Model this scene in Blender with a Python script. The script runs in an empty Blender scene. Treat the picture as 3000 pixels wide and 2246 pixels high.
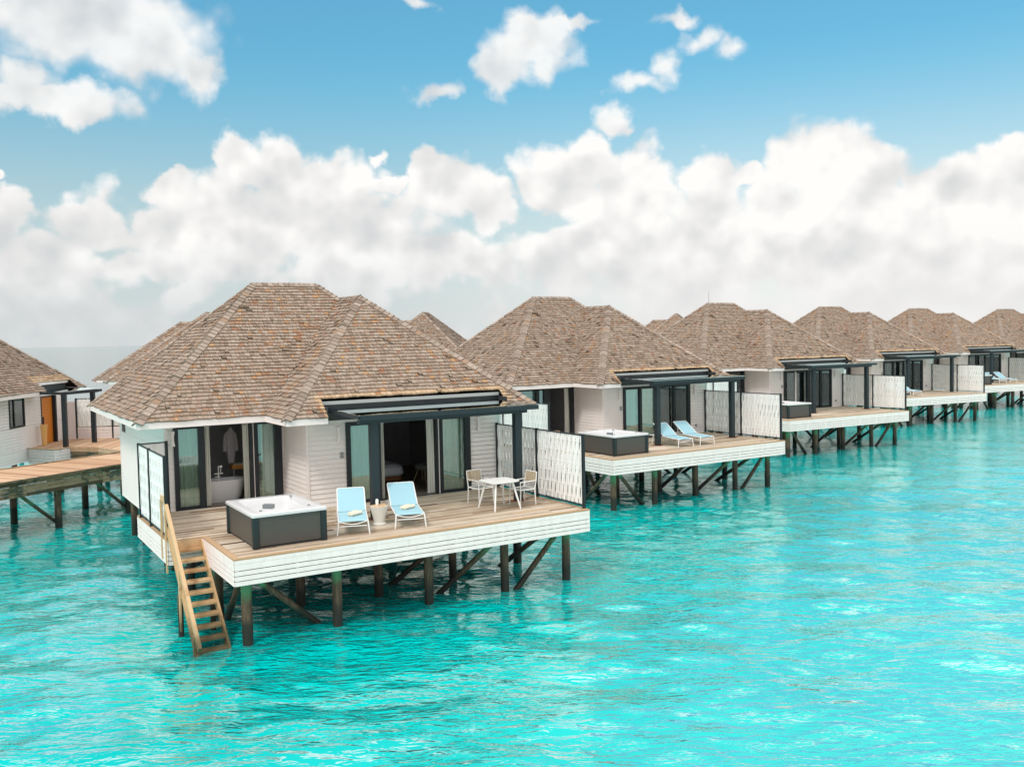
import bpy, math, random
import numpy as np
from mathutils import Vector, Matrix
R = math.radians
random.seed(11)
sc = bpy.context.scene
COL = sc.collection

# ------------------------------------------------------------------ camera
cam_d = bpy.data.cameras.new('camera'); cam = bpy.data.objects.new('camera', cam_d); COL.objects.link(cam)
cam_d.sensor_width = 36; cam_d.lens = 32.342; cam_d.clip_start = .1; cam_d.clip_end = 30000
cam.matrix_world = Matrix.Translation((0, 0, 4.4)) @ Matrix.Rotation(math.pi/2-.0496, 4, 'X') @ Matrix.Rotation(-.0201, 4, 'Z')
sc.camera = cam
sc.view_settings.view_transform = 'Standard'; sc.view_settings.look = 'None'
sc.view_settings.exposure = 0.20; sc.view_settings.gamma = 1

# ------------------------------------------------------------------ node helper
class NT:
    def __init__(s, tree): s.t = tree; s.n = tree.nodes; s.l = tree.links
    def new(s, ty, **kw):
        n = s.n.new(ty)
        for k, v in kw.items(): setattr(n, k, v)
        return n
    def put(s, sock, v):
        if isinstance(v, bpy.types.NodeSocket): s.l.new(v, sock)
        elif v is not None:
            if hasattr(sock.default_value, '__len__') and len(sock.default_value) == 4 and len(v) == 3: v = tuple(v)+(1,)
            sock.default_value = v
    def m(s, op, a, b=None, c=None, clamp=False):
        n = s.new('ShaderNodeMath', operation=op, use_clamp=clamp)
        s.put(n.inputs[0], a)
        if b is not None: s.put(n.inputs[1], b)
        if c is not None: s.put(n.inputs[2], c)
        return n.outputs[0]
    def v(s, op, a, b=None, sc_=None):
        n = s.new('ShaderNodeVectorMath', operation=op)
        s.put(n.inputs[0], a)
        if b is not None: s.put(n.inputs[1], b)
        if sc_ is not None: s.put(n.inputs['Scale'], sc_)
        return n.outputs['Value'] if op in ('LENGTH', 'DOT_PRODUCT') else n.outputs[0]
    def mix(s, f, a, b, bt='MIX'):
        n = s.new('ShaderNodeMix', data_type='RGBA', blend_type=bt)
        s.put(n.inputs['Factor'], f); s.put(n.inputs['A'], a); s.put(n.inputs['B'], b)
        return n.outputs['Result']
    def noise(s, vec, scale, detail=4, rough=.5, col=False, dist=0):
        n = s.new('ShaderNodeTexNoise'); s.put(n.inputs['Vector'], vec)
        n.inputs['Scale'].default_value = scale; n.inputs['Detail'].default_value = detail
        n.inputs['Roughness'].default_value = rough; n.inputs['Distortion'].default_value = dist
        return n.outputs['Color'] if col else n.outputs['Fac']
    def voro(s, vec, scale):
        n = s.new('ShaderNodeTexVoronoi', feature='SMOOTH_F1'); s.put(n.inputs['Vector'], vec)
        n.inputs['Scale'].default_value = scale
        return n.outputs['Distance']
    def step(s, x, a, b, lo=0., hi=1.):
        n = s.new('ShaderNodeMapRange', interpolation_type='SMOOTHSTEP')
        s.put(n.inputs['Value'], x); n.inputs['From Min'].default_value = a; n.inputs['From Max'].default_value = b
        n.inputs['To Min'].default_value = lo; n.inputs['To Max'].default_value = hi
        return n.outputs[0]
    def ramp(s, x, stops, interp='LINEAR'):
        n = s.new('ShaderNodeValToRGB'); n.color_ramp.interpolation = interp
        e = n.color_ramp.elements
        while len(e) < len(stops): e.new(.5)
        for i, (p, c) in enumerate(stops): e[i].position = p; e[i].color = tuple(c)+(1,)
        s.put(n.inputs[0], x); return n.outputs[0]
    def map(s, vec, scale):
        n = s.new('ShaderNodeMapping'); s.put(n.inputs['Vector'], vec); n.inputs['Scale'].default_value = scale
        return n.outputs[0]

# ------------------------------------------------------------------ sky
SUN_EL, SUN_AZ = 50, 208      # azimuth clockwise from +y (the viewing direction)
W = bpy.data.worlds.new('World'); sc.world = W; W.use_nodes = True
w = NT(W.node_tree); w.n.clear()
gen = w.new('ShaderNodeTexCoord').outputs['Generated']
sep = w.new('ShaderNodeSeparateXYZ'); w.l.new(gen, sep.inputs[0])
dx, dy, dz = sep.outputs
az = w.m('MULTIPLY', w.m('ARCTAN2', dx, dy), 57.2958)
el = w.m('MULTIPLY', w.m('ARCSINE', dz), 57.2958)
elp = w.m('MAXIMUM', el, 0.0)
cmb = w.new('ShaderNodeCombineXYZ'); w.l.new(az, cmb.inputs[0]); w.l.new(el, cmb.inputs[1])
warp = w.v('SCALE', w.v('SUBTRACT', w.noise(gen, 22, 5, .55, col=True), (.5, .5, .5)), sc_=3.2)
P = w.v('ADD', cmb.outputs[0], w.v('MULTIPLY', warp, (1, 1, 0)))
CLOUDS = [(-23.75,17.6,6.2,2.5,.95),(-20.64,16.36,3.6,2.6,.6),(-27.09,14.34,2.29,1.73,.6),(-25.77,13.40,4.2,1.1,.8),(-18.17,15.32,1.8,1.7,.6),(1.66,17.37,2.6,1.65,1),(-0.35,16.01,1.45,1.25,1),(3.94,18.31,1.9,.62,.7),(7.9,14.9,3.2,1.0,.46),(9.78,16.11,1.5,1.6,.46),(11.71,17.3,2.3,1.2,.42),(13.6,16.38,2.0,1.3,.34),(10.3,18.6,2.2,.9,.42),(-4.35,14.87,2.2,.9,.22),(-5.06,19.60,1.3,.6,.38),(-7.68,11.14,1.1,.7,.36),(6.39,12.86,1.25,1.1,1),(-28.64,9.21,.6,.4,.8),(-28.51,7.27,1.3,1.5,.9),(-24.18,6.68,2.3,1.25,.9),(-21.0,7.03,1.7,1.3,.9),(-20.43,8.87,1.9,.95,.9),(-16.13,10.84,1.15,1.35,1),(-13.89,10.38,1.75,1.65,1),(-11.2,9.36,3.7,2.0,.95),(-4.47,10.2,1.35,1.1,1),(-7.31,9.38,1.28,.65,.9),(-2.79,8.81,2.7,1.8,1),(-1.11,7.39,1.8,1.8,.9),(2.93,9.52,2.5,2.0,1),(4.94,10.55,1.6,1.5,1),(-14.0,6.89,10.3,2.8,.9),(-19.32,4.68,8.2,1.6,.7),(8.29,8.79,2.2,2.4,1.3),(7.98,6.31,3.0,2.7,1),(12.44,8.86,1.75,1.9,1),(14.34,9.42,.9,.95,.9),(11.31,4.8,5.3,3.5,1),(18.54,9.27,2.5,2.3,1.2),(20.57,8.34,2.5,1.8,1),(18.53,5.84,5.4,3.5,1),(25.41,7.2,2.6,1.8,1),(27.69,7.99,2.1,1.8,1.1),(28.57,8.88,1.0,1.3,1),(26.57,4.84,5.1,3.5,1),(-2.88,4.89,5.75,1.73,.8)]
S = None
for a, e, ra, re, dn in CLOUDS:
    d = w.v('LENGTH', w.v('MULTIPLY', w.v('SUBTRACT', P, (a, e, 0)), (1/ra, 1/re, 0)))
    d = w.m('MULTIPLY_ADD', d, -.9, .9*min(dn, 1.1)+.12)
    S = d if S is None else w.m('SMOOTH_MAX', S, d, .10)
# the rest of the dome (above, beside and behind the view) carries unseen broken cloud, brightened overhead for fill
rest = w.m('MAXIMUM', w.step(el, 21, 27), w.step(w.m('ABSOLUTE', az), 31, 37))
gn = w.m('MULTIPLY_ADD', w.noise(w.map(gen, (1, 1, 1.6)), 2.3, 3, .5), 4, -1.0)
gn = w.m('MAXIMUM', gn, w.step(elp, 12, 3, 0, .8))
S = w.m('ADD', w.m('MULTIPLY', S, w.m('SUBTRACT', 1, rest)), w.m('MULTIPLY', gn, rest))
bank = w.m('MULTIPLY', w.step(el, 9.0, 5.0), w.m('MULTIPLY_ADD', w.noise(w.map(gen, (1, 1, 1.7)), 9, 2, .5), 2.6, -1.0))
bank = w.m('SUBTRACT', bank, w.step(el, 5.5, 9.0, 0, 1.5))
S = w.m('SMOOTH_MAX', w.m('ADD', S, .06), bank, .1)
n1 = w.noise(gen, 15, 8, .52)
def puff(vec): return w.voro(w.v('ADD', vec, w.v('SCALE', warp, sc_=.004)), 30)
v1 = puff(gen)
v2 = w.voro(w.v('ADD', gen, w.v('SCALE', warp, sc_=.003)), 75)
D = w.m('ADD', S, w.m('ADD', w.m('MULTIPLY_ADD', n1, 1.1, -.57), w.m('ADD', w.m('MULTIPLY_ADD', v1, -.5, .24), w.m('MULTIPLY_ADD', v2, -.28, .12))))
wid = w.step(el, 10.5, 14, .36, .62)
mask = w.m('DIVIDE', w.m('ADD', D, w.step(el, 10.5, 14, .06, .16)), wid, clamp=True)
mask = w.m('MULTIPLY', w.m('MULTIPLY', mask, mask), w.m('MULTIPLY_ADD', mask, -2, 3))
mask = w.m('MULTIPLY', mask, w.m('SUBTRACT', 1, w.m('MULTIPLY', w.step(el, 11, 14), w.m('MULTIPLY', w.noise(w.map(gen, (1, 1, 2)), 30, 4, .6), .2))))
# light on the billows: density falling off upwards means a lit top
up = w.v('ADD', gen, (-.008, 0, .02))
na = w.noise(gen, 13, 3, .45); nb = w.noise(up, 13, 3, .45); vb = puff(up)
lit = w.m('ADD', w.m('MULTIPLY', w.m('SUBTRACT', na, nb), 2.6), w.m('ADD', w.m('MULTIPLY', w.m('SUBTRACT', vb, v1), .8), w.m('MULTIPLY', w.m('SUBTRACT', w.voro(w.v('ADD', up, w.v('SCALE', warp, sc_=.003)), 75), v2), .25)))
lit = w.m('ADD', lit, w.m('MULTIPLY', w.m('SUBTRACT', .7, D), .09))
right = w.step(az, -12, 16)
lit = w.m('ADD', lit, w.m('MULTIPLY', w.step(el, 21, 27), .35))
lit = w.m('ADD', w.m('ADD', lit, w.m('MULTIPLY_ADD', right, .20, .53)), w.step(el, 4, 12, 0, .16), clamp=True)
ccol = w.ramp(lit, [(0, (.66, .675, .685)), (.5, (.80, .795, .785)), (1, (.97, .96, .94))])
hcol = w.mix(right, (.59, .63, .645), (.83, .82, .81))
ccol = w.mix(w.step(el, 6.5, .5, 0, .75), ccol, hcol)
sky = w.new('ShaderNodeTexSky', sky_type='NISHITA'); sky.sun_disc = False
sky.sun_elevation = R(SUN_EL); sky.sun_rotation = R(SUN_AZ); sky.air_density = 1.0; sky.dust_density = .3; sky.ozone_density = 1.5
skyc = w.mix(1, sky.outputs[0], (.82, 1.60, 1.50), 'MULTIPLY')
skyc = w.v('SCALE', skyc, sc_=w.step(el, 4, 20, .60, .90))
CL10 = w.v('SCALE', ccol, sc_=w.step(el, 22, 42, 9.0, 15.5))  # overhead cloud out of view brightened to add fill and whiten water reflections
H10 = w.v('SCALE', hcol, sc_=9.4)
col = w.mix(w.step(el, 17.5, .5, 0, .95), skyc, H10)
col = w.mix(mask, col, CL10)
bg = w.new('ShaderNodeBackground'); w.l.new(col, bg.inputs[0]); bg.inputs[1].default_value = .1
wo = w.new('ShaderNodeOutputWorld'); w.l.new(bg.outputs[0], wo.inputs[0])
W.cycles.sampling_method = 'MANUAL'; W.cycles.sample_map_resolution = 512

sun_d = bpy.data.lights.new('sun', 'SUN'); sun = bpy.data.objects.new('sun', sun_d); COL.objects.link(sun)
sun_d.energy = 1.5; sun_d.angle = R(12); sun_d.color = (1, .955, .89)
_a, _e = R(SUN_AZ), R(SUN_EL)
sv = Vector((math.sin(_a)*math.cos(_e), math.cos(_a)*math.cos(_e), math.sin(_e)))
sun.rotation_euler = sv.to_track_quat('Z', 'Y').to_euler()

# ------------------------------------------------------------------ materials
def mat(name):
    m = bpy.data.materials.new(name); m.use_nodes = True; t = NT(m.node_tree)
    return m, t, t.n['Principled BSDF']
def simple(name, col, rough=.5, spec=.5, metal=0, var=.0, vs=8., bump=0, bs=40., stretch=(1, 1, 1)):
    m, t, b = mat(name)
    tc = t.new('ShaderNodeTexCoord').outputs['Object']
    if var:
        n = t.noise(t.map(tc, stretch), vs, 5, .6)
        k = t.m('MULTIPLY_ADD', n, 2*var, 1-var)
        c = t.v('SCALE', t.mix(0, col, col), sc_=k); t.l.new(c, b.inputs['Base Color'])
    else: t.put(b.inputs['Base Color'], col)
    b.inputs['Roughness'].default_value = rough; b.inputs['Specular IOR Level'].default_value = spec; b.inputs['Metallic'].default_value = metal
    if bump:
        bn = t.new('ShaderNodeBump'); bn.inputs['Strength'].default_value = bump; bn.inputs['Distance'].default_value = .01
        t.l.new(t.noise(t.map(tc, stretch), bs, 4, .6), bn.inputs['Height']); t.l.new(bn.outputs[0], b.inputs['Normal'])
    return m
def toned(name, stops, rough=.75, tide=None, grain=(1, 1, 1), gs=30., ga=.25, blotch=None, objvar=0, spec=.3, stain=None):
    """wood whose colour changes from board to board ('tone' is a random number per board)"""
    m, t, b = mat(name)
    at = t.new('ShaderNodeAttribute'); at.attribute_name = 'tone'; tone = at.outputs['Fac']
    tc = t.new('ShaderNodeTexCoord').outputs['Object']
    if objvar:
        oi = t.new('ShaderNodeObjectInfo').outputs['Random']
        tone = t.m('ADD', tone, t.m('MULTIPLY_ADD', oi, objvar, -objvar/2), clamp=True)
    if blotch:
        bl = t.noise(tc, blotch[0], 4, .6)
        tone = t.m('ADD', tone, t.m('MULTIPLY_ADD', bl, blotch[1], -blotch[1]/2), clamp=True)
    c = t.ramp(tone, stops)
    g = t.noise(t.map(tc, grain), gs, 5, .65)
    c = t.v('SCALE', c, sc_=t.m('MULTIPLY_ADD', g, 2*ga, 1-ga))
    if stain:
        s = t.step(t.noise(tc, stain[0], 4, .6), stain[1], stain[1]+.12)
        c = t.mix(t.m('MULTIPLY', s, stain[3]), c, stain[2])
    if tide:      # wood that the tide keeps wet
        sp = t.new('ShaderNodeSeparateXYZ'); t.l.new(t.new('ShaderNodeNewGeometry').outputs['Position'], sp.inputs[0])
        zz_ = t.m('ADD', sp.outputs[2], t.m('MULTIPLY_ADD', t.noise(tc, 3, 3, .5), .5, -.25))
        c = t.mix(t.m('MULTIPLY', t.step(zz_, -1.15, -1.75), .88), c, tide)
    t.l.new(c, b.inputs['Base Color'])
    b.inputs['Roughness'].default_value = rough; b.inputs['Specular IOR Level'].default_value = spec
    return m
M = {}
M['shingle'] = toned('weathered_cedar_shingle', [(0, (.13,.085,.06)), (.12, (.24,.17,.125)), (.35, (.262,.193,.143)), (.6, (.368,.287,.228)), (.78, (.29,.185,.128)), (.9, (.30,.145,.08)), (1, (.42,.25,.13))], grain=(1, 1, 1), gs=26, ga=.38, blotch=(.8, .5), objvar=.2)
M['cap'] = toned('ridge_cap_shingle', [(0, (.17,.12,.09)), (.4, (.28,.215,.17)), (.8, (.40,.32,.265)), (1, (.32,.20,.13))], gs=14, ga=.2)
M['newshingle'] = toned('fresh_cedar_shingle', [(0, (.36,.22,.13)), (.5, (.48,.335,.21)), (.85, (.54,.40,.27)), (1, (.34,.17,.08))], gs=20, ga=.2)
M['gutter'] = simple('gutter_metal', (.33,.34,.33), .5)
M['under'] = simple('roof_underlay', (.035,.024,.018), .9)
M['white'] = simple('white_siding_paint', (.86,.795,.765), .55, .3, var=.07, vs=1.5, stretch=(1.5, 1.5, .4))
M['trim'] = simple('white_trim_paint', (.85,.775,.75), .5, .35, var=.03, vs=2)
M['skirt'] = simple('white_slat_paint', (.88,.765,.735), .55, .3, var=.13, vs=5, stretch=(1.5, 1.5, .5))
M['deck'] = toned('weathered_deck_wood', [(0, (.13,.075,.04)), (.2, (.29,.195,.125)), (.5, (.50,.40,.30)), (.8, (.64,.55,.45)), (1, (.52,.35,.21))], grain=(1.6, 26, 26), gs=1.6, ga=.42, blotch=(1.3, .5), rough=.7)
M['deckedge'] = toned('deck_border_board', [(0, (.36,.21,.11)), (1, (.52,.36,.22))], grain=(3, 3, 3), gs=6, ga=.3)
M['jetty'] = toned('jetty_plank_wood', [(0, (.34,.18,.10)), (.5, (.50,.31,.19)), (1, (.62,.44,.30))], grain=(3, 3, 1), gs=3, ga=.22, blotch=(.7, .3))
M['jettyside'] = toned('jetty_side_board', [(0, (.08,.055,.03)), (.5, (.20,.14,.08)), (1, (.34,.25,.15))], grain=(1, 1, 3), gs=4, ga=.4, stain=(2.2, .5, (.03,.05,.035), .8))
M['dark'] = simple('charcoal_painted_metal', (.012,.018,.022), .45, .4)
M['darkbeam'] = simple('charcoal_painted_beam', (.014,.026,.032), .45, .4)
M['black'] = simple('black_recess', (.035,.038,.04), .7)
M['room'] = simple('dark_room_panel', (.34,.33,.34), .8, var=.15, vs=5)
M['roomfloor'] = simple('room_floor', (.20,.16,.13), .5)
M['newwood'] = toned('pale_pine_stair_wood', [(0, (.40,.23,.11)), (.5, (.54,.35,.18)), (1, (.62,.43,.25))], grain=(3, 3, 3), gs=5, ga=.18, stain=(1.6, .58, (.34,.14,.05), .75), tide=(.05,.045,.02))
M['acrylic'] = simple('white_acrylic', (.66,.655,.66), .18, .5)
M['tubside'] = simple('hot_tub_panel', (.068,.064,.056), .40, .5, var=.35, vs=5, stretch=(.6, .6, 14))
M['tubcorner'] = simple('hot_tub_corner', (.008,.018,.020), .38, .5)
M['grey'] = simple('grey_plastic', (.20,.22,.23), .4)
M['frame'] = simple('white_powder_coat', (.80,.79,.77), .35, .4)
M['sling'] = simple('light_blue_sling_fabric', (.33,.55,.63), .8, .2, var=.05, vs=60)
M['towel'] = simple('cream_towel', (.80,.70,.55), .95, .1, var=.08, vs=40)
M['stone'] = simple('off_white_planter', (.66,.64,.58), .7, .3, var=.05, vs=10)
M['topwood'] = simple('planter_lid_wood', (.62,.42,.24), .6, var=.15, vs=12)
M['wicker'] = simple('beige_woven_strap', (.50,.40,.27), .8, var=.25, vs=60)
M['seatgrey'] = simple('grey_seat_sling', (.20,.21,.20), .8)
M['linen'] = simple('white_linen', (.72,.72,.78), .9, .1)
M['bedwood'] = simple('brown_bed_wood', (.28,.12,.05), .5)
M['orange'] = simple('orange_door_paint', (.62,.19,.015), .45, .4, var=.12, vs=3)
M['amber'] = simple('amber_stand', (.75,.42,.14), .5)
M['chrome'] = simple('chrome', (.75,.76,.78), .15, metal=1)
M['rust'] = simple('rust_bracket', (.30,.09,.03), .8, var=.3, vs=20)
M['bamboo'] = toned('whitewashed_bamboo_slat', [(0, (.76,.74,.72)), (1, (.88,.86,.84))], grain=(8, 8, 1), gs=3, ga=.10)
M['sign'] = simple('small_grey_plate', (.28,.28,.28), .5)
def curtain_mat():
    m, t, b = mat('sheer_white_curtain')
    b.inputs['Base Color'].default_value = (.90,.89,.82,1); b.inputs['Roughness'].default_value = .9
    tr = t.new('ShaderNodeBsdfTranslucent'); tr.inputs[0].default_value = (.7,.72,.66,1)
    mx = t.new('ShaderNodeMixShader'); mx.inputs[0].default_value = .25
    t.l.new(b.outputs[0], mx.inputs[1]); t.l.new(tr.outputs[0], mx.inputs[2]); t.l.new(mx.outputs[0], t.n['Material Output'].inputs[0])
    return m
M['curtain'] = curtain_mat()
def glass_mat(name, tint, base, gcol=(.85, .95, .97)):
    m, t, b = mat(name)
    fr = t.new('ShaderNodeFresnel'); fr.inputs[0].default_value = 1.5
    f = t.m('MULTIPLY_ADD', fr.outputs[0], 1.0, base, clamp=True)
    tr = t.new('ShaderNodeBsdfTransparent'); tr.inputs[0].default_value = tint+(1,)
    gl = t.new('ShaderNodeBsdfGlossy'); gl.inputs[0].default_value = gcol+(1,); gl.inputs['Roughness'].default_value = .015
    mx = t.new('ShaderNodeMixShader'); t.l.new(f, mx.inputs[0]); t.l.new(tr.outputs[0], mx.inputs[1]); t.l.new(gl.outputs[0], mx.inputs[2])
    t.l.new(mx.outputs[0], t.n['Material Output'].inputs[0]); return m
M['glass'] = glass_mat('door_glass', (.84,.94,.89), .12)
M['roofglass'] = glass_mat('pergola_glass', (.72,.78,.79), .06)
def pile_mat():
    m, t, b = mat('marine_pile_wood')
    geo = t.new('ShaderNodeNewGeometry').outputs['Position']; sp = t.new('ShaderNodeSeparateXYZ'); t.l.new(geo, sp.inputs[0])
    tc = t.new('ShaderNodeTexCoord').outputs['Object']
    n = t.noise(t.map(tc, (6, 6, 1)), 2.5, 5, .65); n2 = t.noise(tc, 1.7, 3, .5)
    c = t.ramp(n, [(.25, (.022,.014,.008)), (.5, (.085,.052,.028)), (.75, (.19,.125,.07))])
    z = t.m('ADD', sp.outputs[2], t.m('MULTIPLY_ADD', n2, .7, -.35))
    green_tint = t.m('MULTIPLY', t.step(z, -1.05, -.6), t.step(n2, .36, .56))
    c = t.mix(t.m('MULTIPLY', green_tint, .85), c, (.07,.27,.12))          # green tint under the deck edge
    wet = t.step(z, -1.15, -1.6)
    c = t.mix(t.m('MULTIPLY', wet, .93), c, (.010,.012,.008))        # wet tide band
    t.l.new(c, b.inputs['Base Color']); b.inputs['Roughness'].default_value = .7
    bn = t.new('ShaderNodeBump'); bn.inputs['Strength'].default_value = .5; bn.inputs['Distance'].default_value = .02
    t.l.new(n, bn.inputs['Height']); t.l.new(bn.outputs[0], b.inputs['Normal']); return m
M['pile'] = pile_mat()
def water_mat():
    m, t, b = mat('lagoon_water')
    pos = t.new('ShaderNodeNewGeometry').outputs['Position']
    big = t.noise(pos, .055, 4, .55); mid = t.noise(pos, .5, 4, .55)
    f = t.m('ADD', t.m('MULTIPLY', big, .8), t.m('MULTIPLY', mid, .2))
    c = t.ramp(f, [(.32, (.0, .36, .35)), (.5, (.0, .475, .455)), (.68, (.008, .56, .53))])
    # open sea behind the jetty: grey sky reflection painted into the base colour
    sky_grey = t.step(t.v('DOT_PRODUCT', pos, (-.80, .60, 0)), 45, 95)
    c = t.mix(sky_grey, c, (.17, .19, .185))
    pale_sheen = t.step(t.v('DOT_PRODUCT', pos, (.62, -.42, 0)), -9, 7)
    c = t.mix(t.m('MULTIPLY', pale_sheen, .7), c, (.17, .63, .59))          # pale sky reflection painted into the base colour towards the open side
    t.l.new(c, b.inputs['Base Color']); b.inputs['Roughness'].default_value = .6; b.inputs['Specular IOR Level'].default_value = 0
    pr = t.new('ShaderNodeMapping'); t.l.new(pos, pr.inputs['Vector']); pr.inputs['Rotation'].default_value = (0, 0, R(-8)); pr.inputs['Scale'].default_value = (.55, 1.35, 1)
    w1 = t.noise(pr.outputs[0], 1.5, 2.5, .5, dist=.7)
    w2 = t.noise(pr.outputs[0], 4.2, 2.5, .55, dist=.5)
    w3 = t.noise(pr.outputs[0], .33, 2, .5)
    r1 = t.m('SUBTRACT', 1, t.m('ABSOLUTE', t.m('MULTIPLY_ADD', w1, 2.6, -1.3)))
    h = t.m('ADD', t.m('ADD', t.m('MULTIPLY', r1, .050), t.m('MULTIPLY', w2, .080)), t.m('MULTIPLY', w3, .15))
    bn = t.new('ShaderNodeBump'); bn.inputs['Strength'].default_value = 1; bn.inputs['Distance'].default_value = 1.0
    t.l.new(h, bn.inputs['Height'])
    fr = t.new('ShaderNodeFresnel'); fr.inputs[0].default_value = 1.36; t.l.new(bn.outputs[0], fr.inputs['Normal'])
    F = fr.outputs[0]; fac = t.m('ADD', t.step(F, .088, .118, .01, .49), t.step(F, .16, .5, 0, .32))
    gl = t.new('ShaderNodeBsdfGlossy'); gl.inputs[0].default_value = (.97, 1, .99, 1); gl.inputs['Roughness'].default_value = .10
    b2 = t.new('ShaderNodeBump'); b2.inputs['Strength'].default_value = .24; b2.inputs['Distance'].default_value = 1.0
    t.l.new(h, b2.inputs['Height']); t.l.new(b2.outputs[0], gl.inputs['Normal'])
    mx = t.new('ShaderNodeMixShader'); t.l.new(fac, mx.inputs[0]); t.l.new(b.outputs[0], mx.inputs[1]); t.l.new(gl.outputs[0], mx.inputs[2])
    t.l.new(mx.outputs[0], t.n['Material Output'].inputs[0])
    return m
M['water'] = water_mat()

# ------------------------------------------------------------------ mesh builder
class MB:
    def __init__(s): s.v = []; s.f = []; s.t = []
    def face(s, pts, t=0.5):
        i = len(s.v); s.v += [tuple(p) for p in pts]; s.f.append(tuple(range(i, i+len(pts)))); s.t.append(t)
    def box(s, x0, x1, y0, y1, z0, z1, t=None):
        t = random.random() if t is None else t
        i = len(s.v)
        s.v += [(x0,y0,z0),(x1,y0,z0),(x1,y1,z0),(x0,y1,z0),(x0,y0,z1),(x1,y0,z1),(x1,y1,z1),(x0,y1,z1)]
        for f in ((3,2,1,0),(4,5,6,7),(0,1,5,4),(1,2,6,5),(2,3,7,6),(3,0,4,7)): s.f.append(tuple(i+k for k in f)); s.t.append(t)
    def beam(s, p0, p1, wd, ht, up=(0,0,1), t=None):
        """box from p0 to p1, wd wide sideways, ht high along up"""
        t = random.random() if t is None else t
        p0 = Vector(p0); p1 = Vector(p1); d = (p1-p0).normalized(); sd = d.cross(Vector(up)).normalized(); u = sd.cross(d)
        i = len(s.v)
        for p in (p0, p1):
            for a, c in ((-1,-1),(1,-1),(1,1),(-1,1)): s.v.append(tuple(p+sd*a*wd/2+u*c*ht/2))
        for f in ((3,2,1,0),(4,5,6,7),(0,1,5,4),(1,2,6,5),(2,3,7,6),(3,0,4,7)): s.f.append(tuple(i+k for k in f)); s.t.append(t)
    def cyl(s, p0, p1, r0, r1=None, n=12, t=None, caps=True):
        r1 = r0 if r1 is None else r1; t = random.random() if t is None else t
        p0 = Vector(p0); p1 = Vector(p1); d = (p1-p0).normalized()
        a = d.orthogonal().normalized(); c = d.cross(a); i = len(s.v)
        for p, r in ((p0, r0), (p1, r1)):
            for k in range(n):
                an = 2*math.pi*k/n; s.v.append(tuple(p+a*r*math.cos(an)+c*r*math.sin(an)))
        for k in range(n): s.f.append((i+k, i+(k+1)%n, i+n+(k+1)%n, i+n+k)); s.t.append(t)
        if caps: s.f.append(tuple(i+k for k in range(n))[::-1]); s.f.append(tuple(i+n+k for k in range(n))); s.t += [t, t]
    def tube(s, pts, r, n=8, t=.5):
        for a, b in zip(pts[:-1], pts[1:]): s.cyl(a, b, r, r, n, t)
    def loft(s, rings, t=.5, cap0=False, cap1=False):
        i = len(s.v); n = len(rings[0])
        for rg in rings: s.v += [tuple(p) for p in rg]
        for j in range(len(rings)-1):
            for k in range(n): s.f.append((i+j*n+k, i+j*n+(k+1)%n, i+(j+1)*n+(k+1)%n, i+(j+1)*n+k)); s.t.append(t)
        if cap0: s.f.append(tuple(i+k for k in range(n))[::-1]); s.t.append(t)
        if cap1: s.f.append(tuple(i+(len(rings)-1)*n+k for k in range(n))); s.t.append(t)
    def lathe(s, prof, n=24, cx=0, cy=0, t=.5, cap=True):
        s.loft([[(cx+r*math.cos(2*math.pi*k/n), cy+r*math.sin(2*math.pi*k/n), z) for k in range(n)] for r, z in prof], t, cap, cap)
    def build(s, name, m, parent=None, smooth=False, bevel=0):
        me = bpy.data.meshes.new(name); me.from_pydata(s.v, [], s.f); me.validate(clean_customdata=False)
        if len(me.polygons) == len(s.t):
            at = me.attributes.new('tone', 'FLOAT', 'FACE'); at.data.foreach_set('value', s.t)
        me.materials.append(m)
        if smooth:
            me.polygons.foreach_set('use_smooth', [True]*len(me.polygons)); me.set_sharp_from_angle(angle=R(35))
        o = bpy.data.objects.new(name, me); COL.objects.link(o); o.parent = parent
        if bevel:
            b = o.modifiers.new('bevel', 'BEVEL'); b.width = bevel; b.segments = 2; b.limit_method = 'ANGLE'
        return o
def tag(o, label=None, cat=None, group=None, kind=None):
    if label: o['label'] = label
    if cat: o['category'] = cat
    if group: o['group'] = group
    if kind: o['kind'] = kind
    return o
def empty(name, loc=(0,0,0), rz=0, sy=1):
    o = bpy.data.objects.new(name, None); COL.objects.link(o); o.location = loc; o.rotation_euler = (0,0,rz); o.scale = (1,sy,1)
    o.empty_display_size = .2; return o
def copy_tree(o, parent=None):
    c = o.copy(); COL.objects.link(c); c.parent = parent
    for ch in list(o.children): copy_tree(ch, c)
    return c

# ------------------------------------------------------------------ where the villas stand
# near row: origin = left front corner of the deck, local x along the deck front, local y towards the jetty
NEAR = [(-5.7386,18.5642,.5519),(3.5249,32.5223,.5697),(13.7862,45.7566,.5053),(24.162,58.9533,.4203),(35.7437,70.411,.4044),(48.8857,80.9097,.3903)]
FAR = [(-34.6,34.3,R(93)),(-27.65,50.4,R(93)),(-16.2,60.5,R(84)),(-6.0,71.5,R(78)),(4.2,81.5,R(74))]
WATER = -1.92
def wpt(k, u, v, z=0):
    X, Y, t = NEAR[k]; return Vector((X+u*math.cos(t)-v*math.sin(t), Y+u*math.sin(t)+v*math.cos(t), z))

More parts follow.
